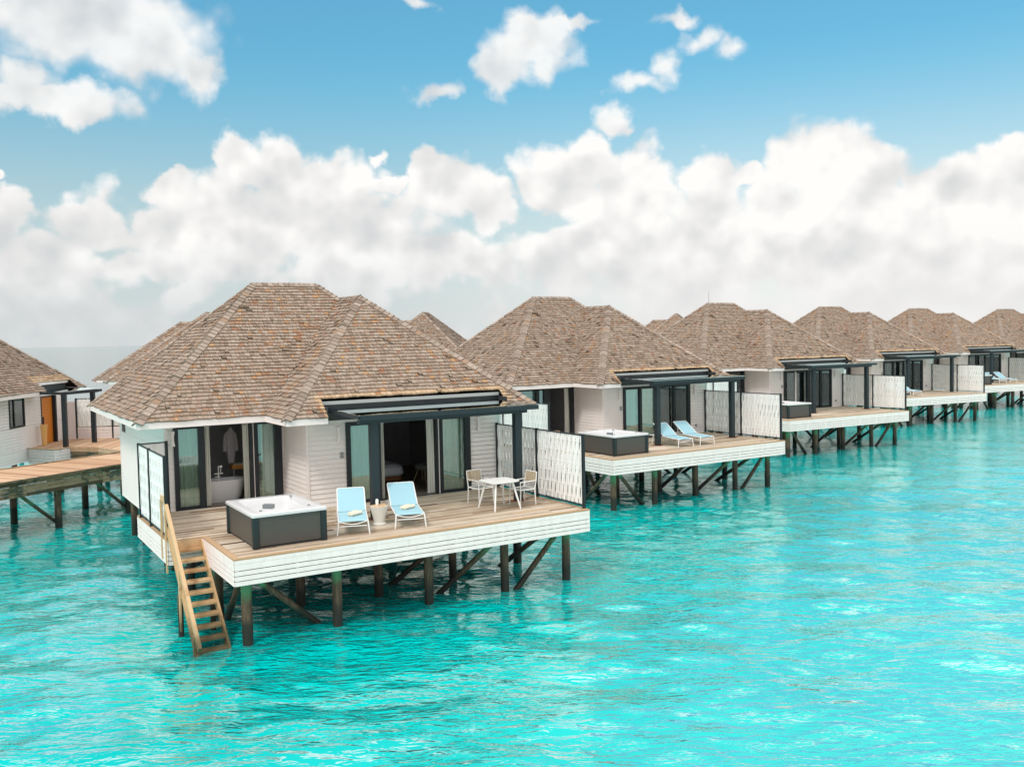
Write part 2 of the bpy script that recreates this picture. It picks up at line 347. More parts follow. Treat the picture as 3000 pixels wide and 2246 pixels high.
# ------------------------------------------------------------------ roof
EZ = 2.46
def span(poly, t):
    xs = []
    for (a0, t0), (a1, t1) in zip(poly, poly[1:]+poly[:1]):
        if (t0 <= t < t1) or (t1 <= t < t0): xs.append(a0+(a1-a0)*(t-t0)/(t1-t0))
    return (min(xs), max(xs)) if len(xs) >= 2 else None
def shingles(mb, un, new, pts, e, notch=None, newrows=(), EXP=.142):
    """pts: polygon corners in 3D, first = eave start; e: unit vector along the eave"""
    O = Vector(pts[0]); e = Vector(e).normalized()
    n = None
    for q in pts[2:]:
        c = e.cross(Vector(q)-O)
        if c.length > .5: n = c.normalized(); break
    if n.z < 0: n = -n
    s = n.cross(e); 
    if s.z < 0: s = -s
    poly = [((Vector(q)-O).dot(e), (Vector(q)-O).dot(s)) for q in pts]
    T = max(p[1] for p in poly); row = 0; t = 0.0
    rnd = random.Random(int(abs(O.x*31+O.y*17+e.x*7)*10))
    while t < T-.03:
        t1 = min(t+EXP, T-.004); sp0 = span(poly, t+.002); sp1 = span(poly, t1-.002)
        if not sp0 or not sp1: break
        segs = [(sp0[0], sp0[1], sp1[0], sp1[1])]
        if notch and t+EXP*.5 < notch[2]:
            segs = [(sp0[0], notch[0], sp1[0], notch[0]), (notch[1], sp0[1], notch[1], sp1[1])]
        for a0, b0, a1, b1 in segs:
            if b0-a0 < .03: continue
            P = lambda a, tt, h: O+e*a+s*tt+n*h
            un.face([P(a0, t, .002), P(b0, t, .002), P(b1, t1, .002), P(a1, t1, .002)])
            a = min(a0, a1); cur = a; end = max(b0, b1); ph = rnd.random()*6
            while cur < end-.01:
                wd = rnd.uniform(.075, .18); nx = min(cur+wd, end)
                if end-nx < .05: nx = end
                L0, R0 = max(cur+.004, a0), min(nx-.003, b0); L1, R1 = max(cur+.004, a1), min(nx-.003, b1)
                R0 = max(R0, L0+.002); R1 = max(R1, L1+.002)
                if min(cur, 1e9) < b0+.2 and nx > a0-.2:
                    isnew = any(r[0] <= cur <= r[1] and r[2] <= t+EXP/2 <= r[3] for r in newrows)
                    wob = .010*math.sin(cur*1.9+row*.7+ph)+.008*math.sin(cur*5.3+row*1.9)+rnd.gauss(0, .006)
                    lift = .042+abs(rnd.gauss(0, .006))
                    if rnd.random() < .022: lift += rnd.uniform(.02, .05); wob += rnd.uniform(0, .04)
                    dt = -.014+wob; dt = max(dt, -.04) if row else max(-.03, min(dt, 0))
                    lr = rnd.gauss(0, .004)
                    tone = min(1, max(0, rnd.gauss(.46, .16))) if rnd.random() > .06 else rnd.choice([.05, .12, .82, .88, .92, 1.0])
                    T_ = new if isnew else mb
                    q0, q1 = P(L0, t+dt, lift+lr), P(R0, t+dt, lift-lr); q2, q3 = P(R1, t1+.01, .012), P(L1, t1+.01, .012)
                    T_.face([q0, q1, q2, q3], tone)
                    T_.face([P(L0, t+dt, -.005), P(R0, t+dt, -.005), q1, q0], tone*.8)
                cur = nx
        t += EXP; row += 1
def caps(mb, p0, p1, n1, n2, wd=.15, step=.17):
    """overlapping cap shingles from p0 (low) to p1 along a hip or ridge; n1,n2 = normals of the two slopes"""
    p0 = Vector(p0); p1 = Vector(p1); d = (p1-p0).normalized(); L = (p1-p0).length
    n1 = Vector(n1).normalized(); n2 = Vector(n2).normalized(); up = (n1+n2).normalized()
    s1 = n1.cross(d); s1 = s1 if s1.dot(n1-n2) > 0 else -s1
    s2 = n2.cross(d); s2 = s2 if s2.dot(n2-n1) > 0 else -s2
    k = 0; x = -.04
    while x < L:
        x1 = min(x+step+.02, L); j = random.gauss(0, .006); t = min(1, max(0, random.gauss(.5, .2)))
        w_ = wd+random.gauss(0, .006)
        for s, n in ((s1, n1), (s2, n2)):
            lo, hi = .078+j, .050
            a = p0+d*(x+j)+up*lo; b = p0+d*x1+up*hi; c = p0+d*x1+s*w_+n*(hi-.008); e = p0+d*(x+j)+s*w_+n*(lo-.012)
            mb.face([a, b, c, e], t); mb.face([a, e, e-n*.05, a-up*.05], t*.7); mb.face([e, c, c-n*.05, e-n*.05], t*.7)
        x += step; k += 1
U0, U1, V0, V1 = -.83, 9.75, 5.53, 14.30          # main eaves
RZ = 6.22; RA, RB, RV = 3.41, 5.49, 9.92           # main ridge
WU, WV, GU, GV, GZ = 2.365, 3.68, 6.04, 7.62, 5.73 # front wing: left eave, front eave, ridge peak
GE = V0+(GZ-EZ)/(RZ-EZ)*(RV-V0)                    # where the wing ridge meets the main slope
def nrm(a, b, c):
    n = (Vector(b)-Vector(a)).cross(Vector(c)-Vector(a)).normalized(); return n if n.z > 0 else -n
def build_roof(root):
    roof_un = MB(); sh = MB(); nw = MB(); cp = MB()
    A = Vector((U0,V0,EZ)); B = Vector((WU,V0,EZ)); C = Vector((GU,GE,GZ)); D = Vector((RB,RV,RZ)); E = Vector((RA,RV,RZ))
    F = Vector((U0,V1,EZ)); Gc = Vector((U1,V1,EZ)); Hh = Vector((U1,WV,EZ)); I = Vector((WU,WV,EZ)); G = Vector((GU,GV,GZ))
    shingles(sh, roof_un, nw, [A, B, C, D, E], (1,0,0))
    shingles(sh, roof_un, nw, [F, A, E], (0,1,0))
    nw2 = MB(); shingles(sh, roof_un, nw2, [Gc, F, E, D], (-1,0,0), notch=(.75, 4.1, .62), newrows=[(.5, 4.4, .55, .98)])
    shingles(sh, roof_un, nw, [Hh, Gc, D, C, G], (0,1,0))
    shingles(sh, roof_un, nw, [I, Hh, G], (1,0,0), notch=(3.45-WU, 8.86-WU, .64), newrows=[(3.25-WU, 9.0-WU, .6, .84), (3.3-WU, 3.45-WU, 0, .7), (8.85-WU, 9.0-WU, 0, .7)])
    shingles(sh, roof_un, nw, [B, I, G, C], (0,-1,0))
    roof = sh.build('roof', M['shingle'], root)
    roof_un.build('roof_underlay', M['under'], roof)
    nw.build('new_shingle_strip', M['newshingle'], roof); nw2.build('new_shingle_strip', M['newshingle'], roof)
    nF = nrm(A, B, E); nL = nrm(A, F, E); nR = nrm(Hh, Gc, D); nB = nrm(F, Gc, E); nWL = nrm(I, B, G); nWF = nrm(I, Hh, G)
    caps(cp, A, E, nF, nL); caps(cp, F, E, nL, nB); caps(cp, Gc, D, nR, nB); caps(cp, C, D, nF, nR)
    caps(cp, I, G, nWL, nWF); caps(cp, Hh, G, nWF, nR); caps(cp, E, D, nF, nB, .14); caps(cp, G, C, nWL, nR, .14)
    cp.build('ridge_cap', M['cap'], roof)
    # fascia boards and soffit
    fa = MB(); h0, h1, th = 2.29, 2.455, .03
    def fb(x0, y0, x1, y1, out):
        a = Vector((x0,y0,0)); b = Vector((x1,y1,0)); o = Vector(out)*th
        for s_ in (0,):
            p = [a, b, b+o, a+o]
            i = len(fa.v); fa.v += [(q.x,q.y,h0) for q in p]+[(q.x,q.y,h1) for q in p]
            for f in ((3,2,1,0),(4,5,6,7),(0,1,5,4),(1,2,6,5),(2,3,7,6),(3,0,4,7)): fa.f.append(tuple(i+k for k in f)); fa.t.append(.5)
    e_ = .012
    fb(U0+e_, V0, WU, V0, (0,1,0)); fb(WU, V0+.03, WU, WV+e_, (1,0,0)); fb(WU+.03, WV, 3.45, WV, (0,1,0)); fb(8.86, WV, U1-e_, WV, (0,1,0))
    fb(U1, WV+.0, U1, V1-e_, (-1,0,0)); fb(U1-e_, V1, 9.02, V1, (0,-1,0)); fb(5.63, V1, U0+e_, V1, (0,-1,0)); fb(U0, V1-.0, U0, V0+e_, (1,0,0))
    fa.build('fascia', M['trim'], root)
    so = MB(); z = 2.30
    for x0, x1, y0, y1 in ((U0+.03,WU-.01,V0+.03,V1-.03),(WU-.01,3.45,WV+.03,V1-.03),(3.45,5.63,4.50,V1-.03),(5.63,8.86,4.50,13.66),(8.86,U1-.03,WV+.03,V1-.03)):
        so.box(x0, x1, y0, y1, z, z+.012, .5)
    so.build('soffit', M['trim'], root)
    gu = MB()   # gutter boards over both pergola cut-outs, dark recess below
    gu.box(3.46, 8.85, 4.17, 4.21, 2.745, 2.835, .5)
    g2 = MB(); g2.box(5.64, 9.0, 13.80, 13.84, 2.70, 2.83, .5); g2.build('gutter', M['trim'], root)
    gu.build('gutter', M['gutter'], root)
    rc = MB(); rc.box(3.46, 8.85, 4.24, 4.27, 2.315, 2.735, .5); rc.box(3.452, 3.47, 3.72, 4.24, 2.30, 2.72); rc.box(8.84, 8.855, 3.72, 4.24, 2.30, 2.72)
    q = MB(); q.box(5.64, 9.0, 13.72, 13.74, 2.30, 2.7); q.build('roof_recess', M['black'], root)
    q = MB(); q.box(WU-.16, WU+.10, V0-.012, V0-.002, EZ-.002, EZ+.03); q.build('valley_flashing', M['black'], root)
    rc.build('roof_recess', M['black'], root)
# ------------------------------------------------------------------ walls
def clap(mb, p0, p1, z0, z1, out, holes=(), B=.128):
    p0 = Vector((p0[0], p0[1], 0)); p1 = Vector((p1[0], p1[1], 0)); L = (p1-p0).length; d = (p1-p0)/L; out = Vector((out[0], out[1], 0))
    cuts = sorted({z0, z1} | {h[2] for h in holes if z0 < h[2] < z1} | {h[3] for h in holes if z0 < h[3] < z1} | {z0+B*i for i in range(1, int((z1-z0)/B)+1) if z0+B*i < z1-.01})
    for a, b in zip(cuts[:-1], cuts[1:]):
        if b-a < .012: continue
        iv = [(0, L)]
        for h in holes:
            if h[2] <= a+.001 and h[3] >= b-.001:
                nv = []
                for x0, x1 in iv:
                    if h[0] > x0: nv.append((x0, min(x1, h[0])))
                    if h[1] < x1: nv.append((max(x0, h[1]), x1))
                iv = [q for q in nv if q[1]-q[0] > .005]
        for x0, x1 in iv:
            q = lambda x, o, z: p0+d*x+out*o+Vector((0,0,z))
            a0 = a; a = a+.006 if b-a > .05 else a
            mb.face([q(x0,-.012,a0), q(x1,-.012,a0), q(x1,-.012,a), q(x0,-.012,a)])
            mb.face([q(x0,.024,a), q(x1,.024,a), q(x1,.004,b), q(x0,.004,b)])
            mb.face([q(x0,-.012,a), q(x1,-.012,a), q(x1,.024,a), q(x0,.024,a)])
            mb.face([q(x0,-.06,a), q(x1,-.06,a), q(x1,-.06,b), q(x0,-.06,b)])
def build_walls(root):
    wl = MB()
    clap(wl, (3.17,4.55), (9.06,4.55), -.02, 2.31, (0,-1), [(4.24-3.17, 8.05-3.17, -1, 2.2)])
    clap(wl, (3.17,6.48), (3.17,4.55), -.02, 2.31, (-1,0))
    clap(wl, (0,6.48), (3.17,6.48), -.02, 2.31, (0,-1), [(.19, 3.09, -1, 2.24)])
    clap(wl, (0,13.7), (0,6.48), -.55, 2.31, (-1,0), [(.42, 1.0, 1.62, 1.93)])
    clap(wl, (9.06,4.55), (9.06,13.7), -.55, 2.31, (1,0))
    clap(wl, (9.06,13.7), (0,13.7), -.55, 2.31, (0,1), [(9.06-4.75, 9.06-3.4, 1.0, 2.28), (9.06-7.62, 9.06-6.32, -.001, 2.18)])
    wall = wl.build('wall', M['white'], root)
    tr = MB()
    for x, y in ((3.165,4.545),(-.005,6.475),(-.0,13.70),(9.06,4.545),(9.06,13.70)):
        tr = MB(); tr.box(x-.035, x+.035, y-.035, y+.035, -.55 if y > 13 or (x < 0 and y > 6.3 and False) else -.015, 2.298, .5)
        tr.build('corner_trim', M['trim'], root)
    vw = MB(); vw.box(-.01, -.03, 12.70, 13.28, 1.62, 1.93); vw.build('vent_window', M['dark'], root)
    # rear window and rear door
    fr = MB()
    for a in ((3.4,3.47,1.0,2.28),(4.68,4.75,1.0,2.28),(3.47,4.68,1.0,1.07),(3.47,4.68,2.21,2.28)): fr.box(a[0],a[1],13.66,13.75,a[2],a[3])
    wf = fr.build('window', M['dark'], root)
    pn = MB(); pn.box(3.46,4.69,13.70,13.712,1.06,2.22); pn.build('pane', M['glass'], wf)
    bl = MB()
    for i in range(30):
        x = 3.46+i*.041; bl.face([(x,13.64+.012*(i%2),1.05),(x+.041,13.64+.012*((i+1)%2),1.05),(x+.041,13.64+.012*((i+1)%2),2.24),(x,13.64+.012*(i%2),2.24)])
    bl.build('blind', M['curtain'], wf)
    dr = MB(); dr.box(6.38,7.48,13.66,13.705,.02,2.13); door = dr.build('door', M['orange'], root)
    hd = MB(); hd.box(6.47,6.50,13.705,13.76,.95,1.25); hd.build('handle', M['dark'], door)
    df = MB(); df.box(6.32,6.38,13.64,13.74,0,2.18); df.box(7.48,7.62,13.64,13.86,0,2.18); df.box(6.38,7.48,13.64,13.74,2.13,2.18); df.build('door_frame', M['dark'], root)
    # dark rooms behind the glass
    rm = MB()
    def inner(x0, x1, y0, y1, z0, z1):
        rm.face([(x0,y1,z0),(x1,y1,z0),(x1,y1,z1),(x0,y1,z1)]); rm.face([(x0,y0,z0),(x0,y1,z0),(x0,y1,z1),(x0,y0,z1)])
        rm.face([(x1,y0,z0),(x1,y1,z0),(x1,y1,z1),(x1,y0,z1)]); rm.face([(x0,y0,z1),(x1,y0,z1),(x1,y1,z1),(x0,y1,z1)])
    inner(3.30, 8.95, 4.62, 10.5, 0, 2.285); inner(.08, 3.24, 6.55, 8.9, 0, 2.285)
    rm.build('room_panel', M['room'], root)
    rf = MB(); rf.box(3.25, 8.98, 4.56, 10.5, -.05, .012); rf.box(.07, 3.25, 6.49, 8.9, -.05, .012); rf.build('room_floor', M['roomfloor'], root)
    # wall lamps and the small plates
    for x, y in ((.165,6.44),(4.02,4.51),(8.32,4.51)):
        lp = MB()
        lp.loft([[(x-a,y-.07,z),(x+a,y-.07,z),(x+a,y+.02,z),(x-a,y+.02,z)] for a, z in ((.055,1.72),(.032,1.86),(.03,1.98),(.055,2.12))], .5, True, True)
        lp.build('wall_lamp', M['trim'], root, bevel=.004)
    pl = MB(); pl.box(4.07,4.16,4.49,4.53,1.36,1.43); pl.box(4.07,4.16,4.49,4.53,1.27,1.34); pl.build('switch_plate', M['sign'], root)
    p2 = MB(); p2.box(8.36,8.45,4.49,4.53,.30,.40); p2.build('switch_plate', M['sign'], root)
# ------------------------------------------------------------------ deck, skirt, piles
def build_deck(root):
    dk = MB(); rnd = random.Random(5)
    v = .13; pw = .138
    while v < 6.48:
        x0 = 0.13 if v+pw/2 < 2.74 else -.70; x1 = 8.86 if v+pw/2 < 4.55 else 3.17
        x = x0; off = rnd.uniform(.4, 3)
        while x < x1-.01:
            xn = min(x+off, x1); off = rnd.uniform(1.8, 4.2)
            if x1-xn < .3: xn = x1
            t = min(1, max(0, rnd.gauss(.5, .24)))
            dk.box(x+.002, xn-.002, v, v+pw-.012, -.03, rnd.gauss(0, .0012), t); x = xn
        v += pw
    deck = dk.build('deck', M['deck'], root)
    ed = MB()
    ed.box(-.015, 8.985, -.02, .122, -.03, .004, .5); ed.box(-.015, .122, .124, 2.70, -.03, .004, .6); ed.box(8.868, 8.985, .124, 4.5, -.03, .004, .4)
    ed.box(-.77, .12, 2.70, 2.735, -.03, .005, .8); ed.box(-.77, -.708, 2.738, 6.47, -.03, .004, .5)
    ed.build('border_board', M['deckedge'], deck)
    ub = MB(); ub.box(.03, 8.94, .03, 6.4, -.10, -.045); ub.box(-.71, .03, 2.76, 6.4, -.10, -.045); ub.box(.02, 9.04, 6.41, 13.65, -.50, -.06)
    for x in (.3, 2.3, 4.9, 6.9, 8.7): ub.box(x-.07, x+.07, .1, 13.6, -.50, -.10)
    for y in (.45, 2.4, 4.6): ub.box(.1, 8.9, y-.06, y+.06, -.42, -.11)
    ub.build('under_frame', M['under'], deck)
    sk = MB(); bands = ((-.115,-.034),(-.243,-.119),(-.350,-.259),(-.457,-.366),(-.562,-.473))
    r2 = random.Random(3)
    def side(p0, p1, out):
        p0 = Vector((p0[0],p0[1],0)); p1 = Vector((p1[0],p1[1],0)); L = (p1-p0).length; d = (p1-p0)/L; o = Vector((out[0],out[1],0))
        for a, b in bands:
            x = 0; ln = r2.uniform(1.2, 3)
            while x < L-.01:
                xn = min(x+ln, L); ln = 2.6
                q0 = p0+d*(x+.0015); q1 = p0+d*(xn-.0015); i = len(sk.v); t = r2.random()
                for z in (a, b): sk.v += [tuple(q+Vector((0,0,z))) for q in (q0, q1, q1+o*.024, q0+o*.024)]
                for f in ((3,2,1,0),(4,5,6,7),(0,1,5,4),(1,2,6,5),(2,3,7,6),(3,0,4,7)): sk.f.append(tuple(i+k for k in f)); sk.t.append(t)
                x = xn
    side((0,0), (8.97,0), (0,-1)); side((0,2.7), (0,.002), (-1,0)); side((8.97,.002), (8.97,4.5), (1,0)); side((-.75,6.47), (-.75,2.74), (-1,0)); side((-.748,2.72), (0,2.72), (0,-1))
    skirt = sk.build('skirt', M['skirt'], root, bevel=.003)
    bk = MB()
    for x in [.06+i*1.27 for i in range(8)]: bk.box(x-.03, x+.03, .01, .05, -.55, -.04)
    for y in (.6, 1.6, 2.6): bk.box(.01, .05, y-.03, y+.03, -.55, -.04)
    for y in (3.1, 4.3, 5.5): bk.box(-.74, -.70, y-.03, y+.03, -.55, -.04)
    bk.build('slat_batten', M['skirt'], skirt)
PILES = [(.33,.40),(2.35,.45),(4.80,.85),(6.85,.72),(8.72,.70),(.3,2.6),(2.2,2.5),(4.07,2.15),(6.3,2.45),(8.72,3.1),(.35,5.6),(3.0,5.6),(5.8,5.2),(8.72,6.2),(.35,8.6),(3.2,8.6),(6,8.6),(8.72,9.0),(.35,12.0),(3.2,12.6),(6,12.6),(8.72,12.9),(.35,13.9)]
def build_piles(root):
    rnd = random.Random(9)
    for (u, v) in PILES:
        p = MB(); n = 14; r = .112+rnd.uniform(-.006, .008); rings = []
        lx, ly = rnd.gauss(0, .012), rnd.gauss(0, .012)
        for z in np.linspace(-3.0, -.10, 9):
            k = (z+.1)/2.9; rr = r*(1+.03*rnd.gauss(0, 1))
            rings.append([(u+lx*k+rr*math.cos(2*math.pi*j/n), v+ly*k+rr*math.sin(2*math.pi*j/n), z) for j in range(n)])
        p.loft(rings, .5, True, True); p.build('pile', M['pile'], root, smooth=True)
    for a, b in (((.42,.36,-.45),(2.2,.9,-2.05)),((.3,.55,-.45),(.42,2.5,-2.0)),((6.72,.5,-.4),(5.3,1.5,-2.0)),((6.6,2.3,-.4),(4.6,2.9,-2.0)),((8.6,.62,-.42),(7.05,.74,-2.1)),((8.6,.9,-.42),(8.1,3.2,-2.05)),((.6,2.5,-.45),(2.1,3.4,-2.05)),((.35,5.7,-.5),(.35,8.3,-2.1)),((8.72,3.3,-.5),(8.72,6.0,-2.1)),((2.9,5.7,-.45),(.5,8.3,-2.1)),((5.8,5.4,-.45),(8.5,6.2,-2.1))):
        p = MB(); p.cyl(a, b, .068, .075, 10); p.build('brace', M['pile'], root, smooth=True)
def build_pergola(root):
    pg = empty('pergola'); pg.parent = root
    for u in (4.035, 8.19):
        b = MB(); b.box(u-.10, u+.10, 2.06, 2.24, .012, 2.40); o = b.build('post', M['darkbeam'], pg, bevel=.008)
    b = MB(); b.box(3.60, 8.72, 1.86, 1.96, 2.47, 2.585); b.box(3.60, 8.42, 1.97, 2.12, 2.385, 2.48); b.build('beam', M['darkbeam'], pg, bevel=.006)
    for u in (3.60, 5.3, 7.0, 8.69):
        b = MB(); b.beam((u,1.93,2.54), (u,4.15,2.60), .055, .075); b.build('rafter', M['darkbeam'], pg)
    b = MB(); b.beam((6.14,1.88,2.60), (6.14,4.22,2.655), 5.10, .012); b.build('glass_panel', M['roofglass'], pg)
    return pg
def door_set(root, v, z1, segs, name='sliding_door'):
    """segs: list of (kind, a, b): 'f' frame stile, 'g' glass leaf, 'w' white track edge"""
    d = empty(name, (0,0,0)); d.parent = root
    us = [s[1] for s in segs]+[s[2] for s in segs]
    fr = MB()
    for k, a, b in segs:
        if k == 'f': fr.box(a, b, v-.07, v+.05, .0, z1)
        if k == 'g': fr.box(a+.002, b-.002, v-.02, v+.02, .01, .085); fr.box(a+.002, b-.002, v-.02, v+.02, z1-.09, z1-.035)
    fr.box(min(us), max(us), v-.068, v+.048, z1-.035, z1+.02); fr.box(min(us), max(us), v-.066, v+.046, -.012, .012)
    fr.build('frame', M['dark'], d, bevel=.004)
    for k, a, b in segs:
        if k == 'g':
            p = MB(); p.box(a-.005, b+.005, v-.006, v+.006, .08, z1-.085); p.build('pane', M['glass'], d)
        if k == 'w':
            p = MB(); p.box(a, b, v-.05, v+.05, .013, z1-.036); p.build('track_strip', M['trim'], d)
    return d
def curtain(k, u0, u1, v, z1, label, taper=0, seed=0, O=None):
    X, Y, t = NEAR[k]; rnd = random.Random(seed+k*17)
    c = empty('curtain', wpt(k, (u0+u1)/2, v, 0), t)
    hw = (u1-u0)/2; n = max(16, int((u1-u0)/.012)); nz = 14; mb = MB(); f = (u1-u0)/max(3, round((u1-u0)/.11)); ph = rnd.random()*6
    pts = []
    for j in range(nz+1):
        q = j/nz; z = .03+q*(z1-.05)
        row = []
        for i in range(n+1):
            x = -hw+2*hw*i/n; xs = x*(1-taper*(q*(1-q)*1.2))
            y = .030*math.sin(2*math.pi*x/f+ph+.6*math.sin(q*3+x*5))*(1-.3*q)+.010*math.sin(x*31+q*4)
            row.append((xs, y, z))
        pts.append(row)
    for j in range(nz):
        for i in range(n): mb.face([pts[j][i], pts[j][i+1], pts[j+1][i+1], pts[j+1][i]])
    cl = mb.build('cloth', M['curtain'], c)
    h = MB(); h.beam((-hw,0,z1+.0), (hw,0,z1+.0), .03, .03); h.build('rail', M['trim'], c)
    tag(c, label, 'curtain', 'white curtains behind the villa doors'); return c

# ------------------------------------------------------------------ assemble villas
LBL = {0:'nearest villa, largest, with open glass doors and stairs down to the water',
 1:'second villa of the near row, with closed curtained bedroom doors',
 2:'third villa of the near row, a thin rod on its ridge',
 3:'fourth villa of the near row, small, right of the one with the rod',
 4:'fifth villa of the near row, small, cut by the right picture edge',
 5:'farthest villa of the near row, mostly hidden at the right picture edge'}
def villa_root(k, far=False):
    X, Y, t = (FAR if far else NEAR)[k]
    return empty('overwater_villa', (X, Y, 0), t, -1 if far else 1)
v1 = villa_root(0)
build_roof(v1); build_walls(v1); build_deck(v1); build_piles(v1); build_pergola(v1)
common = list(v1.children)
tag(v1, LBL[0], 'villa', 'overwater villas along the jetty')
VR = [v1]
for k in range(1, 6):
    r = villa_root(k); tag(r, LBL[k], 'villa', 'overwater villas along the jetty'); VR.append(r)
    for ch in common: copy_tree(ch, r)
FL = ['villa with an orange door and entrance pergola at the left picture edge',
 'villa across the jetty showing only its left roof edge behind the nearest villa',
 'villa roof top peeking up between the first and second near roofs',
 None,
 'villa across the jetty, its small roof tip between the second and third near roofs']
FV = []
for k in range(5):
    if FL[k] is None: continue
    r = villa_root(k, True); tag(r, FL[k], 'villa', 'overwater villas along the jetty'); FV.append(r)
    for ch in common:
        if not (k == 1 and ch.name.startswith('pergola')): copy_tree(ch, r)
# doors
BED1 = [('f',4.24,4.37),('g',4.37,5.10),('f',5.10,5.24),('f',6.94,7.00),('w',7.0,7.04),('f',7.05,7.15),('g',7.15,7.88),('f',7.88,8.05)]
BED2 = [('f',4.24,4.37),('g',4.37,5.12),('f',5.12,5.25),('g',5.25,6.15),('f',6.15,6.24),('g',6.24,7.05),('f',7.05,7.18),('g',7.18,7.90),('f',7.90,8.05)]
BED3 = [('f',4.24,4.33),('g',4.33,5.13),('w',5.14,5.20),('g',5.21,6.05),('f',6.05,6.3),('g',6.3,7.1),('f',7.1,7.25),('g',7.25,7.95),('f',7.95,8.05)]
BATH1 = [('f',.19,.31),('g',.31,.83),('f',.83,.99),('f',2.20,2.28),('w',2.28,2.31),('f',2.32,2.42),('g',2.42,2.89),('f',2.89,3.09)]
BATH2 = [('f',.19,.31),('g',.31,1.12),('f',1.12,1.28),('g',1.28,1.52),('f',1.52,1.82),('f',2.95,3.09)]
BATH3 = [('f',.19,.31),('g',.31,.95),('f',.95,1.1),('g',1.1,1.75),('f',1.75,1.9),('g',1.9,2.9),('f',2.9,3.09)]
for k in range(6):
    door_set(VR[k], 4.55, 2.2, [BED1, BED2, BED3, BED2, BED2, BED2][k]); door_set(VR[k], 6.48, 2.24, [BATH1, BATH2, BATH3, BATH3, BATH3, BATH3][k])
for r in FV:
    for ch in list(VR[1].children):
        if ch.name.startswith('sliding_door'): copy_tree(ch, r)
ORD = ['nearest', 'second', 'third', 'fourth', 'fifth', 'farthest']
curtain(0, 4.40, 4.98, 4.72, 2.12, 'curtain behind the left bedroom glass of the nearest villa', seed=1)
curtain(0, 5.25, 5.40, 4.66, 2.12, 'narrow bunched curtain right of the pergola post at the open bedroom door', seed=2)
curtain(0, 6.70, 6.93, 4.66, 2.12, 'white drawn curtain at the right side of the nearest open bedroom doorway', seed=3)
curtain(0, 7.16, 7.88, 4.72, 2.12, 'wide curtain behind the right bedroom glass, nearest the dining table', seed=4)
curtain(0, .32, .84, 6.66, 2.16, 'curtain behind the left bathroom glass leaf beside the wall lamp, nearest villa', seed=5)
curtain(0, .99, 1.16, 6.60, 2.16, 'narrow curtain left of the bathtub in the open bathroom door, nearest villa', seed=6)
curtain(0, 2.04, 2.20, 6.60, 2.16, 'narrow curtain right of the bathtub in the open bathroom door, nearest villa', seed=7)
curtain(0, 2.55, 2.90, 6.66, 2.16, 'curtain behind the right bathroom glass leaf near the inside corner, nearest villa', seed=8)
for k in (1, 2, 3, 4):
    curtain(k, 4.40, 5.10, 4.72, 2.12, 'curtain behind the leftmost bedroom pane of the %s near villa' % ORD[k], seed=11)
    if k != 2: curtain(k, 5.27, 6.13, 4.72, 2.12, 'curtain behind the second bedroom pane of the %s near villa' % ORD[k], seed=12)
    curtain(k, 6.30, 7.03, 4.72, 2.12, 'curtain behind the third bedroom pane of the %s near villa' % ORD[k], seed=13)
    curtain(k, 7.22, 7.90, 4.72, 2.12, 'curtain behind the rightmost bedroom pane of the %s near villa' % ORD[k], seed=14)
curtain(1, 2.70, 2.93, 6.62, 2.16, 'beige bunched curtain at the right of the dark bathroom doorway, second villa', seed=15)
# rod on the third roof
rod = MB(); rod.cyl((RA+.12,RV,RZ), (RA+.12,RV,RZ+.75), .012, .006, 6); rod.build('ridge_rod', M['dark'], VR[2])
# stairs of the nearest villa
def stairs(k):
    st = empty('wooden_stairs'); st.parent = VR[k]
    dv, dzs = .223, .192
    for i in range(10):
        vv, z = 2.60-dv*i, -.20-dzs*i
        b = MB(); b.box(-.655, -.045, vv-.15, vv+.11, z-.05, z); b.build('tread', M['newwood'], st)
    b = MB(); b.box(-.70, -.03, 2.672, 2.70, -.24, -.035); b.build('riser_board', M['newwood'], st)
    for x in (-.03, -.675):
        b = MB(); b.beam((x,2.72,-.12), (x,.35,-2.16), .045, .22); b.build('stringer', M['newwood'], st)
    b = MB(); b.beam((-.735,3.02,.90), (-.735,.02,-1.74), .075, .13); b.beam((-.735,3.34,.90), (-.735,3.0,.90), .075, .12)
    b.build('handrail', M['newwood'], st, bevel=.006)
    b = MB(); b.beam((-.735,2.9,.30), (-.735,.25,-2.05), .04, .12); b.build('lower_rail', M['newwood'], st)
    for vv, z0, z1 in ((3.26,-.5,.86),(2.80,-.75,.66),(1.55,-1.75,-.42),(.35,-2.4,-1.52)):
        b = MB(); b.box(-.79,-.757,vv-.045,vv+.045,z0,z1); b.build('rail_post', M['newwood'], st)
    for x in (-.73, -.05):
        p = MB(); p.cyl((x,1.75,-3), (x,1.75,-1.0), .06, .06, 10); p.build('stair_pile', M['pile'], st)
stairs(0)

